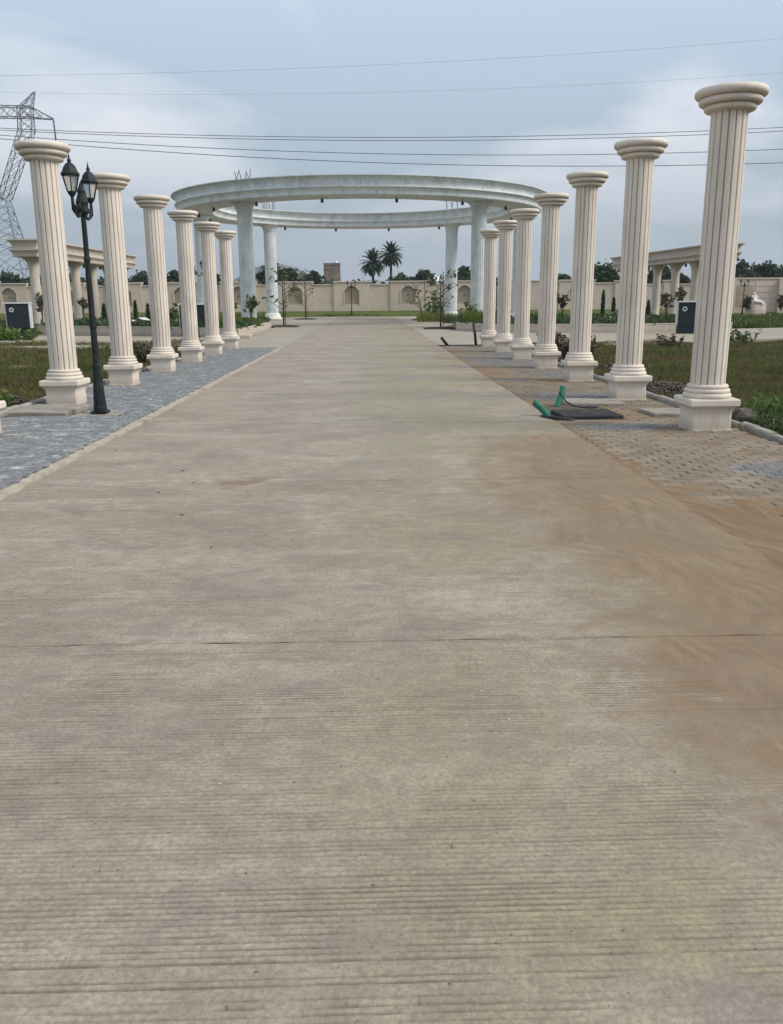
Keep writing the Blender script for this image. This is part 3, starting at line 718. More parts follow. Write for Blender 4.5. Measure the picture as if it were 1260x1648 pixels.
# ------------------------------------------------------------------ twin-lantern lamp posts
def make_lamp():
    t = thing('street_lamp', '', 'street lamp', (0,0,0), 0, 'twin-lantern street lamps')
    mb = MB(); mb.box(-0.13,0.13,-0.13,0.13,0.035,0.05)
    for sx in (-1,1):
        for sy in (-1,1): mb.tube([(sx*.1,sy*.1,-0.02),(sx*.1,sy*.1,0.075)], 0.011, 6)
    mb.build('base_plate', M_iron, t)
    mb = MB(); mb.lathe([(0.105,0.05),(0.105,0.12),(0.098,0.14),(0.070,0.62),(0.060,0.72),(0.064,0.74),(0.064,0.78),(0.055,0.80)], 10, smooth=False); mb.build('pedestal', M_iron, t)
    mb = MB(); mb.lathe([(0.050,0.78),(0.048,1.35),(0.056,1.36),(0.056,1.41),(0.046,1.42),(0.042,2.35),(0.050,2.36),(0.050,2.42),(0.040,2.43),(0.037,3.02),(0.058,3.05),(0.05,3.09)], 14, smooth=False); mb.build('post', M_iron, t)
    mb = MB(); mb.lathe([(0.055,3.02),(0.10,3.08),(0.085,3.16),(0.095,3.22),(0.055,3.34),(0.06,3.38),(0.03,3.45),(0.012,3.50)], 10, smooth=False)
    for s in (-1,1):
        for k in range(3): mb.tube([(s*(0.04+0.05*k),0,3.08),(s*(0.07+0.05*k),0,3.15-0.01*k),(s*(0.05+0.05*k),0,3.22-0.02*k)], 0.018, 6)
    mb.build('crown', M_iron, t)
    R = 0.43
    for s in (-1, 1):
        mb = MB(); pts = []
        for k in range(13):
            u = k/12; pts.append((s*(0.05+R*0.93*u), 0, 3.10-0.10*math.sin(u*math.pi)*1.2+0.10*u**3))
        mb.tube(pts, 0.020, 8); mb.tube([(s*R,0,3.06),(s*R,0,3.30)], 0.024, 8)
        sc = [(s*(R-0.06-0.07*math.cos(q*0.6)), 0, 3.09+0.06*math.sin(q*0.6)) for q in range(10)]
        mb.tube(sc, 0.014, 6); mb.build('arm', M_iron, t)
        ln = MB(); z = 3.28; n = 6
        hexr = lambda r, zz: [(s*R+r*math.cos(math.pi/3*i+0.3), r*math.sin(math.pi/3*i+0.3), zz) for i in range(n)]
        ln.loft([hexr(0.03,z-0.03), hexr(0.06,z+0.01), hexr(0.072,z+0.03), hexr(0.072,z+0.045)])
        for i in range(n):
            a, b_ = hexr(0.068,z+0.04)[i], hexr(0.128,z+0.26)[i]; ln.tube([a, b_], 0.009, 5)
        ln.loft([hexr(0.135,z+0.255), hexr(0.15,z+0.265), hexr(0.15,z+0.285), hexr(0.125,z+0.31), hexr(0.10,z+0.37), hexr(0.065,z+0.415), hexr(0.032,z+0.435), hexr(0.028,z+0.455), hexr(0.034,z+0.47), hexr(0.016,z+0.50), hexr(0.003,z+0.575)])
        L = ln.build('lantern', M_iron, t)
        gm = MB(); gm.loft([hexr(0.064,z+0.046), hexr(0.124,z+0.256)], False, False); gm.build('pane', M_glass, L)
    return t
lamp0 = make_lamp()
lamp0.scale = (0.92,)*3; lamp0.location = (-3.99, 15.25*K, 0.0); lamp0.rotation_euler = (0, 0, math.radians(90)); lamp0['label'] = 'dark twin-lantern street lamp standing on the bluish pavers beside a concrete cover'
pm_ = at(566, 500, 109); pr2 = at(1186, 500, 108)
dup(lamp0, (-7.9, 48.3*K, 0), math.radians(4), 'dark twin-lantern street lamp before the cabinet behind the bluish paver columns')
dup(lamp0, (pm_.x, pm_.y, 0.15), math.radians(3), 'dark twin-lantern street lamp at the end of the road before the wall')
dup(lamp0, (pr2.x+0.55, pr2.y, 0.02), math.radians(8), 'dark twin-lantern street lamp beside the white statue')
q_ = at(799, 480, 92); dup(lamp0, (q_.x, q_.y, 0.05), math.radians(80), 'dark twin-lantern street lamp behind the sandy-paver columns nearest the rotunda')

# ------------------------------------------------------------------ cabinets
def cabinet(label, x, y, w, d, h, rz):
    t = thing('electrical_cabinet', label, 'cabinet', (x,y*K,-0.05), rz, 'dark electrical cabinets')
    mb = MB(); mb.box(-w/2+0.03,w/2-0.03,-d/2+0.03,d/2-0.03,0,0.42); mb.build('base', M_cab, t)
    mb = MB(); mb.cbox(-w/2,w/2,-d/2,d/2,0.42,h-0.06,0.01); mb.build('body', M_cab, t)
    mb = MB(); mb.box(-w/2+0.05,w/2-0.05,-d/2-0.018,-d/2-0.002,0.50,h-0.14); dr = mb.build('door', M_cab, t)
    mb = MB(); mb.box(w/2-0.16,w/2-0.13,-d/2-0.05,-d/2-0.018,0.95,1.12); mb.build('handle', M_black, dr)
    mb = MB(); seg = 20
    rr = lambda r, yy: [(-w/2+0.28+r*math.cos(2*math.pi*i/seg), yy, h-0.36+r*math.sin(2*math.pi*i/seg)) for i in range(seg)]
    mb.loft([rr(0.11,-d/2-0.019), rr(0.11,-d/2-0.024), rr(0.06,-d/2-0.024), rr(0.06,-d/2-0.019)], False, False); mb.build('badge', M_cabw, dr)
    mb = MB(); mb.cbox(-w/2-0.06,w/2+0.06,-d/2-0.06,d/2+0.06,h-0.06,h,0.01); mb.build('lid', M_cabw, t)
    for s in (-1, 1):
        mb = MB(); mb.box(*( (w/2+0.002, w/2+0.03) if s > 0 else (-w/2-0.03, -w/2-0.002) ), -d/2+0.02, d/2-0.02, 0.44, h-0.065); mb.build('side_panel', M_cabw, t)
    return t
cabinet('dark electrical cabinet with white lid at the grass edge near the pylon', -17.5, 53.1, 1.08, 0.6, 1.69, math.radians(7))
cabinet('dark electrical cabinet with white lid behind a street lamp and the planter corner', -8.5, 51.0, 1.2, 0.6, 1.58, math.radians(5))
cabinet('dark electrical cabinet with white lid before the planter near the statue', 15.02, 49.3, 0.95, 0.55, 1.55, math.radians(-9))

# ------------------------------------------------------------------ planters
def planter(label, poly, h, soil_z):
    poly = [(x, y*K) for x, y in poly]
    t = thing('planter', label, 'planter', (0,0,0)); n = len(poly); th = 0.22
    c = Vector((sum(p[0] for p in poly)/n, sum(p[1] for p in poly)/n))
    def inset(d):
        out = []
        for i in range(n):
            p, a, b_ = Vector(poly[i]), Vector(poly[i-1]), Vector(poly[(i+1)%n])
            e1 = (p-a).normalized(); e2 = (b_-p).normalized(); n1 = Vector((-e1.y,e1.x)); n2 = Vector((-e2.y,e2.x)); m_ = (n1+n2); m_ = m_/max(0.3, m_.length_squared)*2*1.0
            q = p+m_*d*0.5*1.0; q2 = p-m_*d*0.5
            out.append(q if (q-c).length < (q2-c).length else q2)
        return out
    i1, i2 = inset(0.03), inset(th)
    z = lambda P, zz: [(p[0], p[1], zz) for p in P]
    mb = MB(); mb.loft([z(i1,-0.09), z(i1,h-0.07), z(poly,h-0.065), z(poly,h), z(i2,h), z(i2,-0.05)], False, False); mb.build('planter_wall', M_kerb2, t)
    mb = MB(); mb.add(z(i2, soil_z), [tuple(range(n))]); mb.build('soil', M_ground, t)
    return t, i2
M_kerb2 = cream_material('planter_paint', (0.52,0.455,0.38), (0.45,0.395,0.33), (0.34,0.29,0.235), 0.45)
PLL = [(-5.9,47.2),(-5.95,55),(-6.0,63),(-6.4,69),(-9,73.5),(-17,74.5),(-18.4,69),(-17.6,56.0),(-12.8,54.6),(-9.4,51.8)]
PLR = [(4.75,57.2),(6.2,53.4),(9,52.2),(12.5,51.7),(18.5,53.0),(19.3,55.5),(19.6,70),(17,76),(9,76),(6.6,73),(5.2,66)]
pl_l, in_l = planter('raised planter with cream wall beside the bluish paver columns', PLL[::-1], 0.42, 0.34)
pl_r, in_r = planter('raised planter with cream wall beside the sandy paver columns', PLR[::-1], 0.42, 0.34)
# low block step at the planter corner
mb = MB(); mb.cbox(-6.75,-5.35,46.9*K,46.9*K+0.7,-0.08,0.16,0.02); o = mb.build('stone_block', M_kerb2); tag(o, 'low concrete block lying at the planter corner', 'block')

# ------------------------------------------------------------------ boundary wall
def arch_pts(cx, w, z0, zs, rise, n=12):
    """niche outline: bottom-left, up, pointed-segmental arch, down to bottom-right"""
    P = [(cx-w/2, z0), (cx-w/2, zs)]
    for i in range(1, n): u = -1+2*i/n; P.append((cx+u*w/2, zs+rise*(1-abs(u)**1.8)))
    return P+[(cx+w/2, zs), (cx+w/2, z0)]
wall = thing('boundary_wall', 'long cream boundary wall with arched niches at the end of the road', 'wall', (0,116*K,0))
def wall_block(xc, w, z0, zt, niche):
    x0, x1 = xc-w/2, xc+w/2; yf, yb = -0.25, 0.25
    mb = MB()
    if niche:
        P = arch_pts(xc, 1.58, 1.27, 2.66, 0.55)
        for i in range(len(P)-1):
            (ax_, az), (bx, bz) = P[i], P[i+1]
            if abs(ax_-bx) > 1e-6: mb.add([(ax_,yf,az),(bx,yf,bz),(bx,yf,zt),(ax_,yf,zt)], [(0,1,2,3)])
            mb.add([(ax_,yf,az),(bx,yf,bz),(bx,yf+0.22,bz),(ax_,yf+0.22,az)], [(0,1,2,3)])
        mb.add([(x0,yf,z0),(P[0][0],yf,z0),(P[0][0],yf,zt),(x0,yf,zt)], [(0,1,2,3)])
        mb.add([(P[-1][0],yf,z0),(x1,yf,z0),(x1,yf,zt),(P[-1][0],yf,zt)], [(0,1,2,3)])
        mb.add([(P[0][0],yf,z0),(P[-1][0],yf,z0),(P[-1][0],yf,P[0][1]),(P[0][0],yf,P[0][1])], [(0,1,2,3)])
        mb.add([(P[0][0],yf,1.27),(P[-1][0],yf,1.27),(P[-1][0],yf+.22,1.27),(P[0][0],yf+.22,1.27)], [(0,1,2,3)])
        mb.add([(x0,yf,z0),(x0,yb,z0),(x0,yb,zt),(x0,yf,zt)], [(0,1,2,3)]); mb.add([(x1,yf,z0),(x1,yb,z0),(x1,yb,zt),(x1,yf,zt)], [(0,1,2,3)])
        mb.add([(x0,yb,z0),(x1,yb,z0),(x1,yb,zt),(x0,yb,zt)], [(0,1,2,3)]); mb.add([(x0,yf,zt),(x1,yf,zt),(x1,yb,zt),(x0,yb,zt)], [(0,1,2,3)])
        b = mb.build('wall_block', M_wall, wall)
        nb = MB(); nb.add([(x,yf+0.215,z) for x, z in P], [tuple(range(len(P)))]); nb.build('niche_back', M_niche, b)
        fr = MB(); a1 = arch_pts(xc,1.58,1.27,2.66,0.55); a2 = arch_pts(xc,1.82,1.27,2.68,0.65)
        fr.loft([[(x,yf-0.004,z) for x,z in a1],[(x,yf-0.05,z) for x,z in a1],[(x,yf-0.05,z) for x,z in a2],[(x,yf-0.004,z) for x,z in a2]], False, False, False); fr.build('arch_trim', M_wall, b)
        lf = MB(); lf.lathe([(0.05,0),(0.07,0.05),(0.05,0.12)], 8, (xc, yf+0.15, 2.15)); lf.build('niche_light', M_black, b)
    else:
        mb.box(x0,x1,yf,yb,z0,zt); b = mb.build('wall_block', M_wall, wall)
    cp = MB(); cp.cbox(x0-0.07,x1+0.07,yf-0.1,yb+0.1,zt,zt+0.12,0.02); cp.build('coping', M_wall, b)
def wall_panel(x0, x1, z0, zt):
    mb = MB(); mb.box(x0,x1,-0.10,0.15,z0,zt); p = mb.build('wall_panel', M_wall, wall)
    cp = MB(); cp.cbox(x0,x1,-0.2,0.25,zt,zt+0.10,0.02); cp.build('coping', M_wall, p)
    sk = MB(); sk.box(x0,x1,-0.16,-0.102,z0,0.88); sk.build('skirting', M_wall, p)
PER = 6.18; xc0 = at(657, 475, 115.8).x
for k in range(-13, 4):
    xc = xc0+k*PER
    wall_block(xc, 3.95, 0.2, 3.58, True)
    wall_panel(xc+1.976, xc+PER-1.976, 0.2, 3.29)
xw = xc0+4*PER-1.976
# plain right-hand run with slim piers
k = 0
while xw < 44:
    wall_block(xw+0.3, 0.6, 0.2, 3.50, False)
    wall_panel(xw+0.602, xw+5.398, 0.2, 3.12); xw += 5.4; k += 1
# taller wall with a framed recess behind the statue
sw = thing('garden_wall', 'taller cream panelled wall behind the white statue', 'wall', (0,110.5*K,0))
xa = at(1192, 470, 110).x
mb = MB(); mb.box(xa-0.9,xa+16,0,0.35,-0.1,3.58); mb.build('wall_core', M_wall, sw)
mb = MB(); mb.cbox(xa-1.0,xa+16,-0.12,0.45,3.58,3.70,0.02); mb.build('coping', M_wall, sw)
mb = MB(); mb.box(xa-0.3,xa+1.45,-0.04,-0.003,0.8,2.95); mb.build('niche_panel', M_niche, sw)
for z in (1.0, 1.62, 2.24, 2.86): mb = MB(); mb.box(xa+1.7,xa+4.0,-0.05,-0.003,z,z+0.5); mb.build('panel_course', M_wall, sw)
for x in (xa-0.55, xa+4.05, xa+9.0): mb = MB(); mb.box(x-0.25 if x < xa else x,x+0.0 if x < xa else x+0.75,-0.5,-0.003,-0.1,3.55); mb.build('pier', M_wall, sw)

# ------------------------------------------------------------------ statue
st_p = at(1213, 490, 108.6)
st = thing('statue', 'white seated figure statue on a low rock before the panelled wall', 'statue', (st_p.x, 108.6*K, 0.0), 0)
mb = MB(); mb.loft([[(0.35+0.85*s*math.cos(a)*(1+0.15*math.sin(3*a+q)), 0.6*s*math.sin(a)*(1+0.12*math.cos(2*a+q)), z) for a in [2*math.pi*i/16 for i in range(16)]] for s, z, q in ((1.25,0,0),(1.2,0.45,0.3),(1.0,0.8,0.8),(0.72,1.05,1.2),(0.5,1.12,1.3))], False)
mb.build('rock', M_wall, st)
sk = bpy.data.meshes.new('figure')
J = [((0,0,1.25),.21),((0.02,0,1.5),.19),((0.0,0,1.75),.21),((0,0,1.93),.09),((0,-0.02,2.08),.13),((0,-0.02,2.22),.10),
     ((0.13,-0.25,1.28),.15),((0.75,-0.35,1.25),.10),((1.0,-0.4,0.95),.08),((1.15,-0.45,0.85),.05),((-0.10,-0.25,1.27),.15),((0.55,-0.5,1.22),.10),((0.85,-0.55,0.88),.07),
     ((0.24,0,1.8),.08),((0.42,-0.08,1.5),.06),((0.62,-0.2,1.38),.045),((-0.24,0,1.8),.08),((-0.38,-0.1,1.5),.06),((-0.32,-0.25,1.3),.045)]
E_ = [(0,1),(1,2),(2,3),(3,4),(4,5),(0,6),(6,7),(7,8),(8,9),(0,10),(10,11),(11,12),(2,13),(13,14),(14,15),(2,16),(16,17),(17,18)]
sk.from_pydata([j[0] for j in J], E_, [])
fo = link('figure', sk, M_white, st)
md = fo.modifiers.new('skin', 'SKIN')
for i, (_, r) in enumerate(J):
    sv = sk.skin_vertices[0].data[i]; sv.radius = (r, r)
    sv.use_root = (i == 0)
fo.modifiers.new('sub', 'SUBSURF').levels = 2
fo.modifiers['sub'].render_levels = 2

# ------------------------------------------------------------------ transmission tower and wires
tw = thing('transmission_tower', 'tall steel lattice transmission tower beyond the pergola', 'pylon', (-67.2,200*K,0), math.radians(4)); tw.scale = (0.97, 0.97, 0.953)
def lattice(mb, A, B, n, r):
    """braced box truss between two four-corner ends"""
    A = [Vector(p) for p in A]; B = [Vector(p) for p in B]
    for i in range(4): mb.tube([A[i], B[i]], r*0.95, 5)
    for k in range(n):
        P = [a.lerp(b, k/n) for a, b in zip(A, B)]; Q = [a.lerp(b, (k+1)/n) for a, b in zip(A, B)]
        for i in range(4):
            j = (i+1) % 4
            mb.tube([P[i], Q[j]], r*0.5, 4); mb.tube([P[j], Q[i]], r*0.5, 4); mb.tube([Q[i], Q[j]], r*0.3, 4)
            c = (P[i]+P[j]+Q[i]+Q[j])/4; mb.tube([c, (P[i]+Q[i])/2], r*0.45, 4)
    return mb
def quad(x, z, w, d): return [(x-w/2,-d/2,z),(x+w/2,-d/2,z),(x+w/2,d/2,z),(x-w/2,d/2,z)]
lattice(MB(), quad(0,-0.1,10.5,10.5), quad(0,11,6.6,6.6), 2, 0.11).build('lower_body', M_steel, tw)
lattice(MB(), quad(0,11,6.6,6.6), quad(0,21,3.0,3.0), 4, 0.095).build('upper_body', M_steel, tw)
for s in (-1, 1):
    lattice(MB(), quad(s*0.9,21,1.9,2.8), quad(s*6.2,33.2,2.5,2.2), 6, 0.08).build('fork', M_steel, tw)
    lattice(MB(), quad(s*6.2,33.2,2.5,2.2), quad(s*6.3,37.3,2.3,2.0), 2, 0.08).build('fork_head', M_steel, tw)
    lattice(MB(), quad(s*6.5,37.3,2.2,1.6), quad(s*8.3,40.0,0.25,0.25), 3, 0.06).build('peak', M_steel, tw)
def bq(x, z0, z1, d): return [(x,-d/2,z0),(x,d/2,z0),(x,d/2,z1),(x,-d/2,z1)]
lattice(MB(), bq(-7.4,35.5,37.4,2), bq(7.4,35.5,37.4,2), 8, 0.075).build('cross_beam', M_steel, tw)
for s in (-1, 1):
    lattice(MB(), bq(s*7.4,35.5,37.4,2), bq(s*11.2,35.2,35.4,0.2), 2, 0.07).build('cross_arm', M_steel, tw)
    mb = MB(); mb.tube([(s*11.2,0,35.2),(s*11.3,0,31.6)], 0.12, 8)
    for k in range(14): mb.lathe([(0.09,0),(0.2,0.03),(0.09,0.10)], 10, (s*(11.21+0.006*k),0,34.9-0.23*k))
    mb.build('insulator', M_steel, tw)
def wire(label, pts, Y, r, mat):
    P = [at(x, y, Y) for x, y in pts]
    xs = np.array([p.x for p in P]); zs = np.array([p.z for p in P]); cf = np.polyfit(xs, zs, 2)
    X0 = np.linspace(xs[0]-40, xs[-1]+60, 60); mb = MB()
    mb.tube([(x, Y*K, float(np.polyval(cf, x))) for x in X0], r, 6); o = mb.build('power_line', mat)
    tag(o, label, 'power line', 'power lines over the site')
wire('overhead wire, upper of the close pair at the insulator', [(85,210),(560,221),(1260,205)], 200, 0.055, M_wire)
wire('overhead wire, lower of the close pair at the insulator', [(85,213.5),(560,226),(1260,211)], 200, 0.055, M_wire)
wire('overhead wire second above the rotunda ring', [(0,217.5),(640,248),(1260,240)], 205, 0.06, M_wire)
wire('lowest overhead wire just above the rotunda ring', [(110,233),(640,263),(1260,262)], 208, 0.065, M_wire)
wire('faint topmost overhead wire rising away from the pylon', [(0,122),(555,107),(1260,62)], 230, 0.020, M_wire_f)
wire('faint overhead wire second from the top', [(80,150),(540,150),(1260,117)], 230, 0.016, M_wire_f)

# ------------------------------------------------------------------ foliage helpers
def leaf_quads(C, size, nr, up=0.3, aspect=1.6):
    """numpy leaf quads around centres C"""
    n = len(C); d = nr.normal(size=(n,3)); d[:,2] = d[:,2]*0.6+up; d /= np.linalg.norm(d,axis=1)[:,None]
    e = np.cross(d, nr.normal(size=(n,3))); e /= np.linalg.norm(e,axis=1)[:,None]+1e-9
    s = (size*(0.6+0.8*nr.random(n)))[:,None] if np.ndim(size) == 0 else size[:,None]
    a = d*s*aspect/2; b = e*s/2
    V = np.stack([C-a, C+b*0.9-a*0.1, C+a, C-b*0.9-a*0.1], 1).reshape(-1,3)
    Fc = np.arange(n*4).reshape(-1,4); return V, Fc
def crown_points(nr, c, rad, nclump, per, spread):
    P = []
    for k in range(nclump):
        d = nr.normal(size=3); d /= np.linalg.norm(d); rr = nr.random()**0.45
        q = np.array(c)+d*rr*np.array(rad); q[2] = max(q[2], c[2]-rad[2]*0.75)
        w = spread*(0.55+0.9*nr.random())
        P.append(q+nr.normal(size=(per,3))*w*np.array([1,1,0.7]))
    return np.concatenate(P)
def tree(label, x, y, h, cr, trunk_h, mat, seed, leaf=0.3, ncl=26, per=70, flat=0.75, group='trees beyond the wall', name='tree'):
    nr = np.random.default_rng(seed); t = thing(name, label, 'tree', (x,y,-0.1), 0, group)
    mb = MB(); tr = max(0.09, h*0.022)
    mb.tube([(0,0,0),(0.05*h*(nr.random()-.5),0,trunk_h*0.6),(0.08*h*(nr.random()-.5),0,trunk_h),(0,0,h*0.8)], [tr,tr*0.8,tr*0.65,tr*0.2], 8)
    for k in range(6):
        a = nr.random()*6.28; e = cr*0.75
        mb.tube([(0,0,trunk_h*0.8),(math.cos(a)*e*0.5,math.sin(a)*e*0.5,trunk_h+(h-trunk_h)*0.35),(math.cos(a)*e,math.sin(a)*e,trunk_h+(h-trunk_h)*0.6)], [tr*0.5,tr*0.3,tr*0.1], 6)
    mb.build('trunk', M_bark, t)
    P = crown_points(nr, (0,0,trunk_h+(h-trunk_h)*0.5), (cr, cr, (h-trunk_h)*0.5), ncl, per, cr*0.2)
    V, Fc = leaf_quads(P, leaf, nr); link('crown', npmesh('crown', V, Fc), mat, t); return t
def hz(py, Y): return at(600, py, Y).z
def tree_at(px, py_top, Y, wpx, mat, seed, label, **k):
    p = at(px, py_top, Y); cr = wpx*0.5*Y*K/F_PX; h = max(2.0, p.z)
    return tree(label, p.x, p.y, h+0.3, cr, h*0.3, mat, seed, leaf=max(0.3, Y*0.0026), **k)
T = [(435,429,160,34,'dark','dark rounded tree beyond the wall, between two rotunda columns'),
     (465,434,168,26,'dark','dark upright tree beyond the wall before the blue hill'),
     (496,443,170,36,'dark','low dark domed tree beyond the wall before the blue hill'),
     (645,444,165,30,'mid','low grey-green tree beside the taller palm'),
     (664,447,190,26,'mid','low pale tree behind the wall beside the palms'),
     (684,442,170,30,'dark','dark low tree beside the white dome'),
     (746,435,165,38,'mid','green tree with spiky top behind the wall near a rotunda column'),
     (882,449,170,24,'dark','small dark tree behind the wall among sandy-side columns'),
     (906,443,168,20,'dark','dark bushy tree behind the wall among sandy-side columns'),
     (970,431,150,56,'mid','large green tree rising behind the far end of the pergola near the statue'),
     (1066,433,160,44,'mid','green tree seen through the pergola near the statue'),
     (1098,444,170,26,'dark','dark tree seen through the pergola near the statue'),
     (224,442,165,34,'dark','dark tree with pointed top beyond the pergola near the pylon'),
     (256,446,165,38,'dark','dark low tree right of the pointed tree beyond the wall'),
     (286,441,170,30,'dark','dark tree beyond the wall with a small spire'),
     (348,444,170,22,'dark','small dark tree beyond the wall among bluish-side columns'),
     (112,446,165,34,'dark','dark tree seen between posts of the pergola near the pylon'),
     (28,445,160,44,'dark','dark shrubby tree at the foot of the pylon'),
     (66,448,165,30,'dark','low dark tree behind the pergola near the pylon'),
     (1200,430,150,52,'dark','dark tree in the dense line behind the statue wall, above the lamp'),
     (1232,432,152,50,'dark','dark tree in the dense line behind the statue wall, above the statue'),
     (1262,428,150,52,'dark','dark tree in the dense line behind the statue wall, farthest from the lamp')]
for i, (px, py, Y, w, mt, lb) in enumerate(T):
    tree_at(px, py, Y, w, M_leaf_dark if mt == 'dark' else M_leaf_mid, 100+i, lb, ncl=46, per=110)
# the low bushy skyline that reads as one mass
nr = np.random.default_rng(77); P = []
for k in range(700):
    px = nr.uniform(-60, 1330); Y = nr.uniform(175, 260); z = nr.uniform(0.3, 4.9+0.8*math.sin(px*0.013)+0.9*math.sin(px*0.05))
    if 505 < px < 740: z = min(z, 4.2)
    p = at(px, 480, Y); P.append(np.array((p.x, p.y, max(0.3, z)))+nr.normal(size=(36,3))*np.array([0.9,0.6,0.45]))
V, Fc = leaf_quads(np.concatenate(P), 0.5, nr); o = link('distant_scrub', npmesh('distant_scrub', V, Fc), M_leaf_dark)
tag(o, 'dark mass of far scrub along the skyline beyond the wall', 'scrub', kind='stuff')

# date palms
def palm(label, px, pyc, Y, rpx, seed, droop):
    nr = np.random.default_rng(seed); p = at(px, pyc, Y); R = rpx*Y*K/F_PX
    t = thing('date_palm', label, 'palm tree', (p.x, p.y, -0.1), 0, 'date palms beyond the wall')
    mb = MB(); H = p.z
    pr = []; nseg = 40
    for k in range(nseg+1):
        z = H*k/nseg; pr.append(((0.26-0.06*k/nseg)*(1.10 if k % 2 else 0.95), z))
    mb.lathe(pr, 12); mb.build('trunk', M_bark, t)
    V = []; Fq = []
    nf = 84
    for k in range(nf):
        az = k*2.39996+nr.normal()*0.1; el = math.radians(85-125*(k/nf)**0.9 + nr.normal()*5); L = R*(0.95+0.2*nr.random())
        d = np.array([math.cos(az)*math.cos(el), math.sin(az)*math.cos(el), math.sin(el)])
        pts = [np.array([0,0,H+0.1])]
        for s in range(9):
            d = d+np.array([0,0,-droop*0.11]); d /= np.linalg.norm(d); pts.append(pts[-1]+d*L/9)
        side = np.cross(d, [0,0,1.0]); side /= np.linalg.norm(side)+1e-9
        for s in range(9):
            a, b_ = pts[s], pts[s+1]; ax_ = (b_-a)/np.linalg.norm(b_-a)
            nrm = np.cross(side, ax_)
            for q in range(4):
                base = a+(b_-a)*q/4; ll = R*0.22*math.sin(math.pi*(0.12+0.83*(s+q/4)/9))
                for sg in (-1, 1):
                    tip = base+ll*(ax_*0.75+side*sg*0.75+nrm*0.25)+nr.normal(size=3)*0.02
                    w = ax_*0.075*R/2.4
                    o_ = len(V); V += [base-w, base+w, tip]; Fq.append((o_, o_+1, o_+2))
    link('crown', npmesh('crown', V, Fq), M_palm, t); return t
palm('shorter date palm beyond the wall with drooping fronds', 600, 424, 190, 22, 5, 1.0)
palm('taller date palm beyond the wall with a round crown', 629, 411, 192, 21, 9, 1.0)

# far buildings
b0 = at(521.5, 424, 240); b1 = at(547, 424, 240)
t = thing('masonry_tower', 'square brown masonry tower block beyond the wall', 'tower', ((b0.x+b1.x)/2, b0.y, 0)); w = (b1.x-b0.x)/2
mb = MB(); mb.loft([[(-w*s,-w*s,z),(w*s,-w*s,z),(w*s,w*s,z),(-w*s,w*s,z)] for s, z in ((1.12,-0.1),(1.06,5),(1.0,b0.z-0.5),(1.04,b0.z-0.45),(1.04,b0.z))]); mb.build('wall', M_brick, t)
mb = MB(); mb.lathe([(0.45,0),(0.42,0.25),(0.2,0.5),(0.02,0.55)], 14, (w*0.55, -0.4, b0.z)); mb.build('tank', M_white, t)
mb = MB(); mb.add([(w*1.1,-w,-0.1),(w*2.6,-w,-0.1),(w*2.6,w,-0.1),(w*1.1,w,-0.1),(w*1.05,-w,5.6),(w*2.5,-w,3.6),(w*2.5,w,3.6),(w*1.05,w,5.6)], [(0,1,5,4),(1,2,6,5),(2,3,7,6),(3,0,4,7),(4,5,6,7)]); mb.build('lean_to', M_brick, t)
for z in (3.0, 6.0, 8.6): mb = MB(); mb.box(-w*1.08,-w*0.2,-w*1.10,-w*1.062,z,z+0.12); mb.build('ledge', M_brick, t)
d0 = at(698, 451, 210); mb = MB(); mb.lathe([(1.55,-0.1),(1.5,d0.z-0.3),(1.45,d0.z),(1.2,d0.z+0.45),(0.7,d0.z+0.75),(0.05,d0.z+0.88)], 20)
o = mb.build('white_dome', M_white, None, (d0.x, d0.y, 0)); tag(o, 'small white dome showing above the wall near a dark tree', 'dome')

# ------------------------------------------------------------------ planting near the rotunda
def sapling(label, px, py, htop, seed, branches=9, lean=0.0, leafmat=None, stake=True, name='sapling', nleaf=6):
    d = at(px, py, 10); Y = 10*EYE/(EYE-d.z); p = at(px, py, Y);  nr = np.random.default_rng(seed)
    t = thing(name, label, 'tree', (p.x, p.y, 0), 0, 'young trees beside the road')
    h = at(px, htop, Y).z
    mb = MB(); mb.tube([(0,0,-0.05),(lean*0.3,0,h*0.4),(lean*0.6,0.05,h*0.75),(lean,0,h*0.95)], [0.055,0.045,0.03,0.012], 7)
    L = []
    for k in range(branches):
        z = h*(0.22+0.7*k/branches); a = nr.random()*6.28; r = (h-z)*0.26+0.75
        q = [(lean*z/h,0,z),(lean*z/h+math.cos(a)*r*0.55,math.sin(a)*r*0.55,z+r*0.35),(lean*z/h+math.cos(a)*r,math.sin(a)*r,z+r*0.55)]
        mb.tube(q, [0.022,0.016,0.008], 5)
        for m_ in range(nleaf): u = nr.uniform(0.4, 1.05); L.append(np.array(q[0])*(1-u)+np.array(q[2])*u+nr.normal(size=3)*0.13)
    mb.build('trunk', M_bark, t)
    V, Fc = leaf_quads(np.array(L), 0.17, nr, 0.1, 2.0); link('crown', npmesh('crown', V, Fc), leafmat or M_leaf_young, t)
    if stake: mb = MB(); mb.tube([(0.14,-0.06,-0.05),(0.12,-0.05,h)], 0.028, 6); mb.build('stake', M_bark, t)
    # soil pit
    pit = MB(); pit.loft([[(x,y,-0.09) for x,y in ((-.95,-.95),(.95,-.95),(.95,.95),(-.95,.95))],[(x,y,0.03) for x,y in ((-.95,-.95),(.95,-.95),(.95,.95),(-.95,.95))],[(x,y,0.10) for x,y in ((-.5,-.5),(.5,-.5),(.5,.5),(-.5,.5))]])
    o = pit.build('tree_pit', M_soil, None, (p.x, p.y, 0)); tag(o, 'dark soil pit around '+label.replace('young ', 'the '), 'soil')
    return t
sapling('young staked tree with wide low branches by the bluish-side planter corner', 457, 526, 430, 21, 11)
sapling('young thin staked tree farther along before the wall, bluish side', 492, 514, 430, 22, 9, nleaf=3)
sapling('young leaning bare tree by the far rotunda column, sandy side', 681, 515, 452, 23, 8, -0.9, nleaf=3)
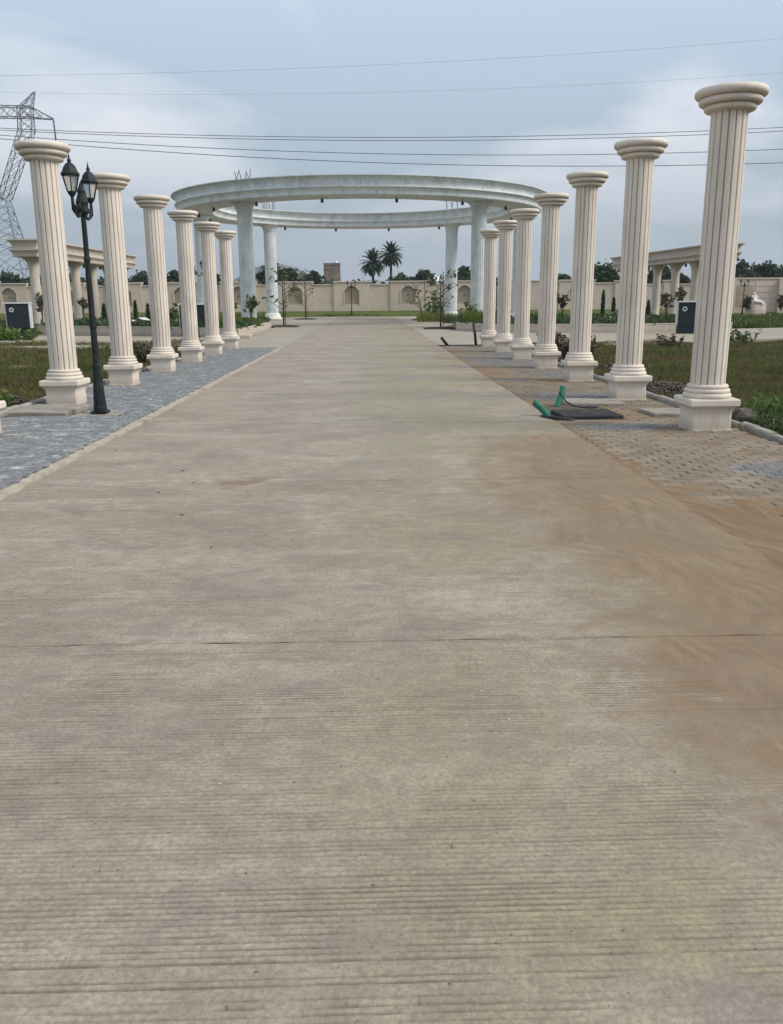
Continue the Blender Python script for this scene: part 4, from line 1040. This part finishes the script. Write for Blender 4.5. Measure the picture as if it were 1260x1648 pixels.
sapling('young staked leafy tree before the far rotunda column, sandy side', 709, 529, 437, 24, 12)

def bush(label, x, y, z, h, w, mat, seed, name='shrub', leaf=0.14, stems=5, group='young shrubs in the planters', topheavy=False):
    nr = np.random.default_rng(seed); t = thing(name, label, 'shrub', (x,y,z), 0, group); mb = MB(); L = []
    for k in range(stems):
        a = nr.random()*6.28; r = w*0.5*nr.uniform(0.4, 1); tip = np.array([math.cos(a)*r, math.sin(a)*r, h*nr.uniform(0.7, 1)])
        mb.tube([(0,0,-0.05),tip*np.array([0.35,0.35,0.55]),tip], [0.025,0.018,0.008], 5)
        for m_ in range(13): u = nr.uniform(0.72 if topheavy else 0.3, 1.05); L.append(tip*np.array([u,u,u])+nr.normal(size=3)*w*0.13)
    mb.build('stems', M_bark, t); V, Fc = leaf_quads(np.array(L), leaf, nr, 0.3, 2.0); link('foliage', npmesh('foliage', V, Fc), mat, t)
def bush_at(px, py_base, py_top, Y, wpx, mat, seed, label, **k):
    p = at(px, py_base, Y); q = at(px, py_top, Y); z = max(-0.05, min(p.z, 0.36)); bush(label, p.x, p.y, z, max(0.4, q.z-z), wpx*Y*K/F_PX, mat, seed, **k)
B = [(404,515,474,60,24,'young','leafy frangipani shrub before the front rotunda column, bluish side',True),
     (378,516,482,62,16,'young','small leafy shrub beside the last bluish-side column',True),
     (70,528,474,66,16,'brown','tall dark-leaved shrub beside the white-lidded cabinet near the pylon',True),
     (134,516,480,70,14,'brown','sparse tall shrub before a pergola post near the pylon',True),
     (278,522,490,60,18,'young','round shrub seen between bluish-side columns',False),
     (905,520,476,62,16,'brown','thin flat-topped shrub seen between sandy-side columns',True),
     (1072,516,472,66,22,'brown','dry leafy shrub before the pergola posts near the statue',True),
     (1094,510,463,72,14,'brown','taller dry shrub behind the cabinet near the statue',True),
     (760,516,488,64,26,'young','leafy shrub beside the front rotunda column, sandy side',False),
     (700,512,480,66,34,'young','wide leafy shrub behind the staked tree, sandy side',False),
     (858,525,508,60,14,'young','low shrub behind the sandy-side columns',False),
     (990,520,506,64,22,'mid','low green shrub between sandy-side columns near the cabinet',False)]
for i, (px, pb_, pt, Y, w, mt, lb, th_) in enumerate(B):
    bush_at(px, pb_, pt, Y, w, {'young':M_leaf_young,'brown':M_leaf_brown,'mid':M_leaf_mid}[mt], 300+i, lb, topheavy=th_, leaf=0.2)
bush_at(1202, 492, 476, 108, 11, M_leaf_brown, 350, 'dark round shrub against the white statue', leaf=0.25, stems=12)
bush_at(1257, 490, 476, 108, 12, M_leaf_brown, 351, 'dark round shrub before the panelled wall away from the statue', leaf=0.25, stems=12)
# ornamental grass clumps
def clump(label, px, Y, h, w, mat, seed, z=0.34, n=420):
    nr = np.random.default_rng(seed); p = at(px, 515, Y); V = []; Fc = []
    for k in range(n):
        a = nr.random()*6.28; r0 = w*0.5*math.sqrt(nr.random()); b0_ = np.array([math.cos(a)*r0, math.sin(a)*r0*0.7, 0]); hh = h*nr.uniform(0.6, 1.1)
        tip = b0_+np.array([nr.normal()*0.2, nr.normal()*0.2, hh]); wd = np.array([0.03,0,0]); o_ = len(V)
        V += [b0_-wd, b0_+wd, tip]; Fc.append((o_,o_+1,o_+2))
    o = link('grass_clump', npmesh('grass_clump', V, Fc), mat, None, (p.x, p.y, z)); tag(o, label, 'plant', 'grass clumps in the planters')
clump('lime green grass clump at the bluish-side planter edge', 386, 55.5, 0.55, 2.2, M_leaf_lime, 1)
clump('lime green grass clump behind the last bluish-side column', 366, 56.5, 0.55, 1.6, M_leaf_lime, 2)
clump('lime green grass clump at the sandy-side planter edge', 768, 57.0, 0.75, 1.3, M_leaf_lime, 3)
clump('olive grass clump behind the leafy sandy-side shrub', 742, 60, 0.6, 2.0, M_leaf_young, 4)
clump('olive grass clump next to the staked tree, sandy side', 700, 64, 0.6, 2.2, M_leaf_lime, 5)
# slim cypresses
def cypress(label, px, pb_, pt, Y, seed):
    p = at(px, pb_, Y); q = at(px, pt, Y); h = q.z-0.3; nr = np.random.default_rng(seed); t = thing('cypress', label, 'tree', (p.x,p.y,0.3), 0, 'slim cypress saplings in the planters')
    mb = MB(); mb.tube([(0,0,-0.05),(0,0,h*0.9)], [0.04,0.012], 6); mb.build('trunk', M_bark, t)
    z = nr.random(700)*h; r = 0.10*np.sin(np.clip(z/h,0,1)*2.6+0.35)*np.sqrt(nr.random(700)); a = nr.random(700)*6.28
    V, Fc = leaf_quads(np.stack([r*np.cos(a), r*np.sin(a), z], -1), 0.09, nr, 1.2, 2.4); link('crown', npmesh('crown', V, Fc), M_leaf_dark, t)
for i, (px, pb_, pt, Y, lb) in enumerate([(219.5,520,485,66,'slim dark cypress sapling beside white stones, bluish side, taller'),(239.5,520,490,66,'slim dark cypress sapling beside white stones, bluish side, shorter'),(169,518,490,66,'slim dark cypress sapling beside a pergola post near the pylon'),(969,515,468,66,'slim dark cypress sapling between sandy-side columns, taller'),(986,515,480,66,'slim dark cypress sapling between sandy-side columns, shorter'),(1042,514,484,66,'leaning dark cypress sapling beside a pergola post near the statue')]):
    cypress(lb, px, pb_, pt, Y, 400+i)
# planter ground cover
def cover(name, label, poly, n, z, size, mat, seed, h=0.25):
    nr = np.random.default_rng(seed); xs = [p[0] for p in poly]; ys2 = [p[1] for p in poly]; P = []
    def inside(x, y):
        c = False; m_ = len(poly)
        for i in range(m_):
            (x1,y1),(x2,y2) = poly[i], poly[i-1]
            if (y1 > y) != (y2 > y) and x < (x2-x1)*(y-y1)/(y2-y1)+x1: c = not c
        return c
    while len(P) < n:
        x, y = nr.uniform(min(xs), max(xs)), nr.uniform(min(ys2), min(max(ys2), 68*K))
        if inside(x, y): P.append((x, y, z+nr.random()*h*(0.4+0.6*math.sin(x*1.7)**2)))
    V, Fc = leaf_quads(np.array(P), size, nr, 0.5, 2.0); o = link(name, npmesh(name, V, Fc), mat); tag(o, label, 'ground cover', kind='stuff')
cover('ground_cover', 'low green planting filling the planter on the bluish paver side', [tuple(p) for p in in_l], 9000, 0.34, 0.22, M_leaf_mid, 61)
cover('ground_cover', 'low green planting filling the planter on the sandy paver side', [tuple(p) for p in in_r], 9000, 0.34, 0.22, M_leaf_mid, 62)
# white garden stones
def boulder(label, x, y, z, r, seed, mat=None, name='garden_stone', cat='stone', group=None):
    nr = random.Random(seed); bm = bmesh.new(); bmesh.ops.create_icosphere(bm, subdivisions=2, radius=1)
    for v in bm.verts:
        k = 0.8+0.35*nr.random(); v.co = Vector((v.co.x*r*k, v.co.y*r*k, v.co.z*r*0.65*k))
    me = bpy.data.meshes.new(name); bm.to_mesh(me); bm.free(); o = link(name, me, mat or M_white, None, (x,y,z)); tag(o, label, cat, group)
for i, (px, Y, r) in enumerate([(211,61,0.34),(229,63,0.5),(243,62,0.30),(288,60,0.34),(128,60,0.22),(146,60,0.2),(158,60.5,0.25),(978,61,0.4),(1044,62,0.3)]):
    p = at(px, 515, Y); boulder('pale rounded garden stone lying in the planter ground cover', p.x, p.y, 0.42, r, i, None, 'garden_stone', 'stone', 'pale garden stones')

# ------------------------------------------------------------------ grass on the verges
def blades(name, label, regions, mat, seed, hscale=1.0):
    nr = np.random.default_rng(seed); Vs = []; Fs = []; off = 0
    for (xa_, xb_, ya_, yb_, n, h, w) in regions:
        ya_, yb_ = ya_*K, yb_*K
        # denser near the camera; patchy height
        u = nr.random(n); y = ya_+(yb_-ya_)*u**1.25; x = xa_+(xb_-xa_)*nr.random(n)
        pt = fbm(x*0.55+40, y*0.55+40, seed, 4); keep = pt > 0.30; x, y, pt = x[keep], y[keep], pt[keep]; m_ = len(x)
        hh = h*hscale*(0.25+1.6*np.clip(pt-0.25, 0, 0.6))*(0.5+0.8*nr.random(m_)); a = nr.random(m_)*6.28; ww = w*(0.7+0.6*nr.random(m_))*(0.8+y/35)
        dx, dy = np.cos(a)*ww/2, np.sin(a)*ww/2; lx, ly = nr.normal(size=m_)*hh*0.45, nr.normal(size=m_)*hh*0.45
        z0 = np.full(m_, -0.09); B0 = np.stack([x-dx,y-dy,z0],-1); B1 = np.stack([x+dx,y+dy,z0],-1); M1 = np.stack([x+lx*0.4+dx*.7,y+ly*0.4+dy*.7,z0+hh*0.62],-1); M0 = np.stack([x+lx*0.4-dx*.7,y+ly*0.4-dy*.7,z0+hh*0.62],-1); Tp = np.stack([x+lx,y+ly,z0+hh],-1)
        Vs.append(np.stack([B0,B1,M1,Tp,M0],1).reshape(-1,3)); Fs.append(np.arange(m_*5).reshape(-1,5)+off); off += m_*5
    o = link(name, npmesh(name, np.concatenate(Vs), np.concatenate(Fs)), mat); tag(o, label, 'grass', kind='stuff'); return o
blades('grass', 'rough olive and brown grass between the bluish pavers and the cross street', [(-13,-5.62,6,26,150000,0.20,0.008),(-24,-5.62,24,44,110000,0.22,0.012)], M_grass, 201)
blades('grass', 'rough dark grass beyond the kerb of the sandy pavers', [(4.86,12,5,24,170000,0.20,0.008),(4.86,20,22,40,110000,0.22,0.012)], M_grass, 202)
blades('lawn', 'lawn strip at the foot of the boundary wall', [(-60,60,110.5,114.5,26000,0.9,0.07)], M_lawn, 203, 0.45)
blades('lawn', 'olive lawn between the cross street and the statue path', [(19.8,60,60,98,36000,0.5,0.05)], M_lawn, 204, 0.8)
blades('lawn', 'olive lawn behind the cabinet near the pylon', [(-60,-19,61,100,30000,0.5,0.05)], M_lawn, 205, 0.8)
# weeds
nrw = np.random.default_rng(9)
def weed(label, x, y, h, w, n, mat, seed, leaf=0.07):
    nr = np.random.default_rng(seed); t = thing('weed', label, 'weed', (x,y*K,-0.09), 0, 'leafy weeds in the rough grass'); mb = MB(); L = []
    for k in range(n):
        a = nr.random()*6.28; r = w*0.5*nr.random()**0.6; tip = np.array([math.cos(a)*r, math.sin(a)*r, h*nr.uniform(0.5,1.05)])
        mb.tube([tip*np.array([.5,.5,0]), tip*np.array([.8,.8,.55]), tip], [0.006,0.005,0.003], 4)
        for m_ in range(22): u = nr.uniform(0.15,1.05); L.append(tip*np.array([.5+.5*u,.5+.5*u,u])+nr.normal(size=3)*0.045)
    mb.build('stems', M_bark, t); V, Fc = leaf_quads(np.array(L), leaf, nr, 0.5, 1.9); link('foliage', npmesh('foliage', V, Fc), mat, t)
weed('bright green leafy weed clump beside the kerb behind the nearest sandy-side plinth', 5.6, 14.2, 0.36, 1.1, 44, M_weed, 1, 0.038)
weed('green weed clump spreading along the kerb past the bright weed', 6.5, 13.9, 0.26, 1.4, 36, M_leaf_young, 2, 0.034)
weed('yellowish weed clump close to the kerb edge', 5.35, 12.9, 0.26, 1.0, 34, M_leaf_young, 3, 0.032)
weed('green weed at the kerb beside the seventh bluish-side column', -5.95, 15.9, 0.35, 0.9, 22, M_weed, 4)
weed('green weeds in front of the cabinet near the pylon', -16.0, 47.5, 0.55, 2.6, 30, M_weed, 5, 0.12)
weed('dry twiggy weed at the cross street edge behind the nearest sandy-side column', 13.6, 38.2, 0.6, 2.2, 22, M_leaf_young, 6, 0.08)
weed('dark weed at the cross street edge before the cabinet near the statue', 10.8, 37.0, 0.5, 1.2, 10, M_leaf_brown, 7, 0.09)
weed('dark shrubby weed beside the fourth sandy-side column', 5.5, 27.6, 0.7, 1.0, 26, M_leaf_brown, 8, 0.1)
weed('dry weed beside the third sandy-side column', 5.5, 31.8, 0.7, 1.0, 26, M_leaf_brown, 9, 0.1)
weed('dark weed beside the fourth bluish-side column', -6.0, 29.0, 0.6, 1.0, 24, M_leaf_brown, 10, 0.1)
# rubble heap
def heap(label, x, y, rx, ry, h, n, seed):
    nr = np.random.default_rng(seed); V = []; Fc = []
    for k in range(n):
        a = nr.random()*6.28; r = math.sqrt(nr.random()); px_c, py_c = r*math.cos(a), r*math.sin(a); z = h*(1-r*r)*nr.uniform(0.6,1.05); s = nr.uniform(0.012,0.04)
        P = nr.normal(size=(8,3))*s; base = np.array([(-1,-1,-1),(1,-1,-1),(1,1,-1),(-1,1,-1),(-1,-1,1),(1,-1,1),(1,1,1),(-1,1,1)])*s*0.6+P*0.35
        o_ = len(V); V += list(base+np.array([x+px_c*rx, y*K+py_c*ry*K, z-0.07])); Fc += [tuple(o_+i for i in f) for f in ((0,3,2,1),(4,5,6,7),(0,1,5,4),(1,2,6,5),(2,3,7,6),(3,0,4,7))]
    o = link('rubble', npmesh('rubble', V, Fc), M_gravel); tag(o, label, 'rubble', kind='stuff')
heap('grey rubble heap between two sandy-side columns behind the kerb', 5.35, 18.4, 0.55, 1.4, 0.2, 1300, 1)
heap('grey rubble heap in the grass beside the fifth sandy-side column', 5.5, 23.0, 0.6, 1.2, 0.28, 1000, 2)
heap('small rubble pile at the kerb beside the concrete cover, bluish side', -5.75, 16.6, 0.3, 0.6, 0.22, 220, 3)
boulder('brown rock at the kerb right behind the nearest sandy-side plinth', 5.05, 13.75*K, 0.05, 0.17, 44, M_gravel, 'rock', 'rock')

# ------------------------------------------------------------------ covers, pipes, pits
def flat_slab(name, label, cat, pts, z0, z1, mat, b=0.012):
    pts = [(x, y*K) for x, y in pts]; mb = MB(); c = Vector((sum(p[0] for p in pts)/len(pts), sum(p[1] for p in pts)/len(pts)))
    ins = [(p[0]+(c.x-p[0])*b/0.5, p[1]+(c.y-p[1])*b/0.5) for p in pts]
    mb.loft([[(x,y,z0) for x,y in pts],[(x,y,z1-b) for x,y in pts],[(x,y,z1) for x,y in ins]]); o = mb.build(name, mat); tag(o, label, cat); return o
flat_slab('concrete_cover', 'square concrete inspection cover before a plinth on the bluish pavers', 'cover', [(-5.32,15.15),(-4.45,15.05),(-4.42,16.28),(-5.28,16.35)], -0.02, 0.055, M_conc)
flat_slab('lamp_footing', 'pale concrete patch under the street lamp on the bluish pavers', 'footing', [(-4.36,14.95),(-3.72,15.0),(-3.70,15.55),(-4.3,15.62)], -0.02, 0.012, M_conc)
flat_slab('concrete_cover', 'beige concrete inspection cover beside the nearest sandy-side plinth', 'cover', [(3.97,14.2),(4.68,14.18),(4.68,14.92),(3.93,14.95)], -0.02, 0.045, M_conc)
flat_slab('drain_cover', 'flat black drain cover on the sandy pavers beside the green pipes', 'cover', [(2.66,13.98),(3.50,14.08),(3.47,14.92),(2.62,14.85)], -0.02, 0.04, M_cover)
flat_slab('concrete_slab_piece', 'pale broken concrete slab behind the black drain cover', 'slab', [(3.02,15.95),(3.95,15.75),(3.98,16.55),(3.1,16.75)], -0.02, 0.04, M_conc, 0.02)
mb = MB(); mb.loft([[(x,y*K,-0.08) for x,y in ((2.44,13.9),(3.6,13.95),(3.6,16.0),(2.44,15.95))],[(x,y*K,-0.012) for x,y in ((2.44,13.9),(3.6,13.95),(3.6,16.0),(2.44,15.95))]]); o = mb.build('dirt_patch', M_gravel); tag(o, 'bare dirt around the black drain cover and green pipes', 'dirt', kind='structure')
def pipe(label, a, b_, r, seed):
    t = thing('green_pipe', label, 'pipe', a); d = Vector(b_)-Vector(a); L = d.length; pts = []; rs = []
    n = 26
    for k in range(n+1): pts.append(d*(k/n)+Vector((0.02*math.sin(3*k/n),0,0))); rs.append(r*(1.0 if k % 2 else 0.88))
    mb = MB(); mb.tube(pts, rs, 14, False, False); mb.tube(list(reversed(pts)), [q*0.82 for q in reversed(rs)], 14, False, False); mb.build('sleeve', M_green, t)
    mb = MB(); mb.tube([d*0.05, d*0.93], r*0.45, 8); mb.build('core', M_black, t); return t
pipe('short green corrugated pipe leaning at the road edge by the black cover', (2.52,14.45*K,-0.03), at(859,647,14.5), 0.045, 1)
pipe('taller green corrugated pipe sticking up behind the black cover', (2.88,15.85*K,-0.03), at(906,622,16.05), 0.05, 2)
mb = MB(); mb.tube([(x,y*K,z) for x,y,z in ((2.40,14.35,0.0),(2.5,14.05,0.02),(2.62,13.86,0.015),(2.74,13.80,0.01))], 0.028, 8); o = mb.build('black_cable', M_black); tag(o, 'thick black cable end by the short green pipe', 'cable')
mb = MB(); mb.tube([(x,y*K,z) for x,y,z in ((2.93,15.9,0.20),(3.0,15.7,0.08),(3.08,15.45,0.03),(3.25,15.32,0.02),(3.42,15.42,0.015),(3.3,15.55,0.012))], 0.012, 6); o = mb.build('black_cable', M_black); tag(o, 'thin black cable curling from the taller green pipe', 'cable')
# trench near the rotunda end
flat_slab('trench', 'dark open trench across the pavement end before the rotunda', 'trench', [(2.55,37.7),(4.9,37.75),(4.9,38.5),(2.5,38.35)], -0.02, 0.012, M_soil)
pa = at(766,560,37.9); pt_ = at(762,520,37.9); mb = MB(); mb.tube([(pa.x,pa.y,-0.05),((pa.x+pt_.x)/2+0.01,pa.y,pt_.z/2),(pt_.x,pa.y,pt_.z)], 0.05, 8); o = mb.build('marker_post', M_black); tag(o, 'upright dark post in the trench', 'post')
pa = at(722,558,38.0); pt_ = at(710,543,38.0); mb = MB(); mb.tube([(pa.x,pa.y,-0.05),(pt_.x,pa.y,pt_.z)], 0.055, 8); o = mb.build('marker_post', M_black); tag(o, 'short leaning dark pipe in the trench', 'post')
# litter on the road
def litter(name, label, px, py, mat, sz, seed, cat, group):
    d = at(px, py, 5); Y = 5*EYE/(EYE-d.z); p = at(px, py, Y); r = random.Random(seed); pts = [(sz*math.cos(a)*r.uniform(.6,1.1), sz*0.6*math.sin(a)*r.uniform(.6,1.1)) for a in [2*math.pi*i/7 for i in range(7)]]
    mb = MB(); mb.loft([[(x,y,0.0) for x,y in pts],[(x,y,0.12*sz+0.004*r.random()) for x,y in pts],[(x*.5,y*.5,0.2*sz+0.002) for x,y in pts]]); o = mb.build(name, mat, None, (p.x, p.y, 0.0)); tag(o, label, cat, group)
for i, (px, py) in enumerate([(187,725),(192,747),(293,758),(255,793),(312,777),(340,881),(292,829)]):
    litter('leaf_scrap', 'small dark dead leaf scrap lying on the concrete road', px, py, M_debris, 0.012 if py > 850 else 0.02, i, 'litter', 'scraps on the road')
for i, (px, py) in enumerate([(156,998),(640,1042),(865,985),(775,1112),(819,1158),(354,1262)]):
    litter('pebble', 'tiny pale pebble lying on the concrete road', px, py, M_white, 0.007, 40+i, 'pebble', 'pebbles on the road')

# ------------------------------------------------------------------ haze
mb = MB(); mb.box(-2000, 2000, -60, 3800, -6, 130)
hzm = bpy.data.materials.new('haze'); hzm.use_nodes = True; nt = hzm.node_tree
nt.nodes.remove(nt.nodes['Principled BSDF']); pv = nt.nodes.new('ShaderNodeVolumePrincipled')
pv.inputs['Color'].default_value = (0.80, 0.88, 0.96, 1); pv.inputs['Density'].default_value = 0.00026; pv.inputs['Anisotropy'].default_value = 0.2
nt.links.new(pv.outputs[0], nt.nodes['Material Output'].inputs['Volume'])
o = mb.build('haze', hzm); tag(o, 'thin pale haze in the air over the whole site', 'haze', kind='stuff')
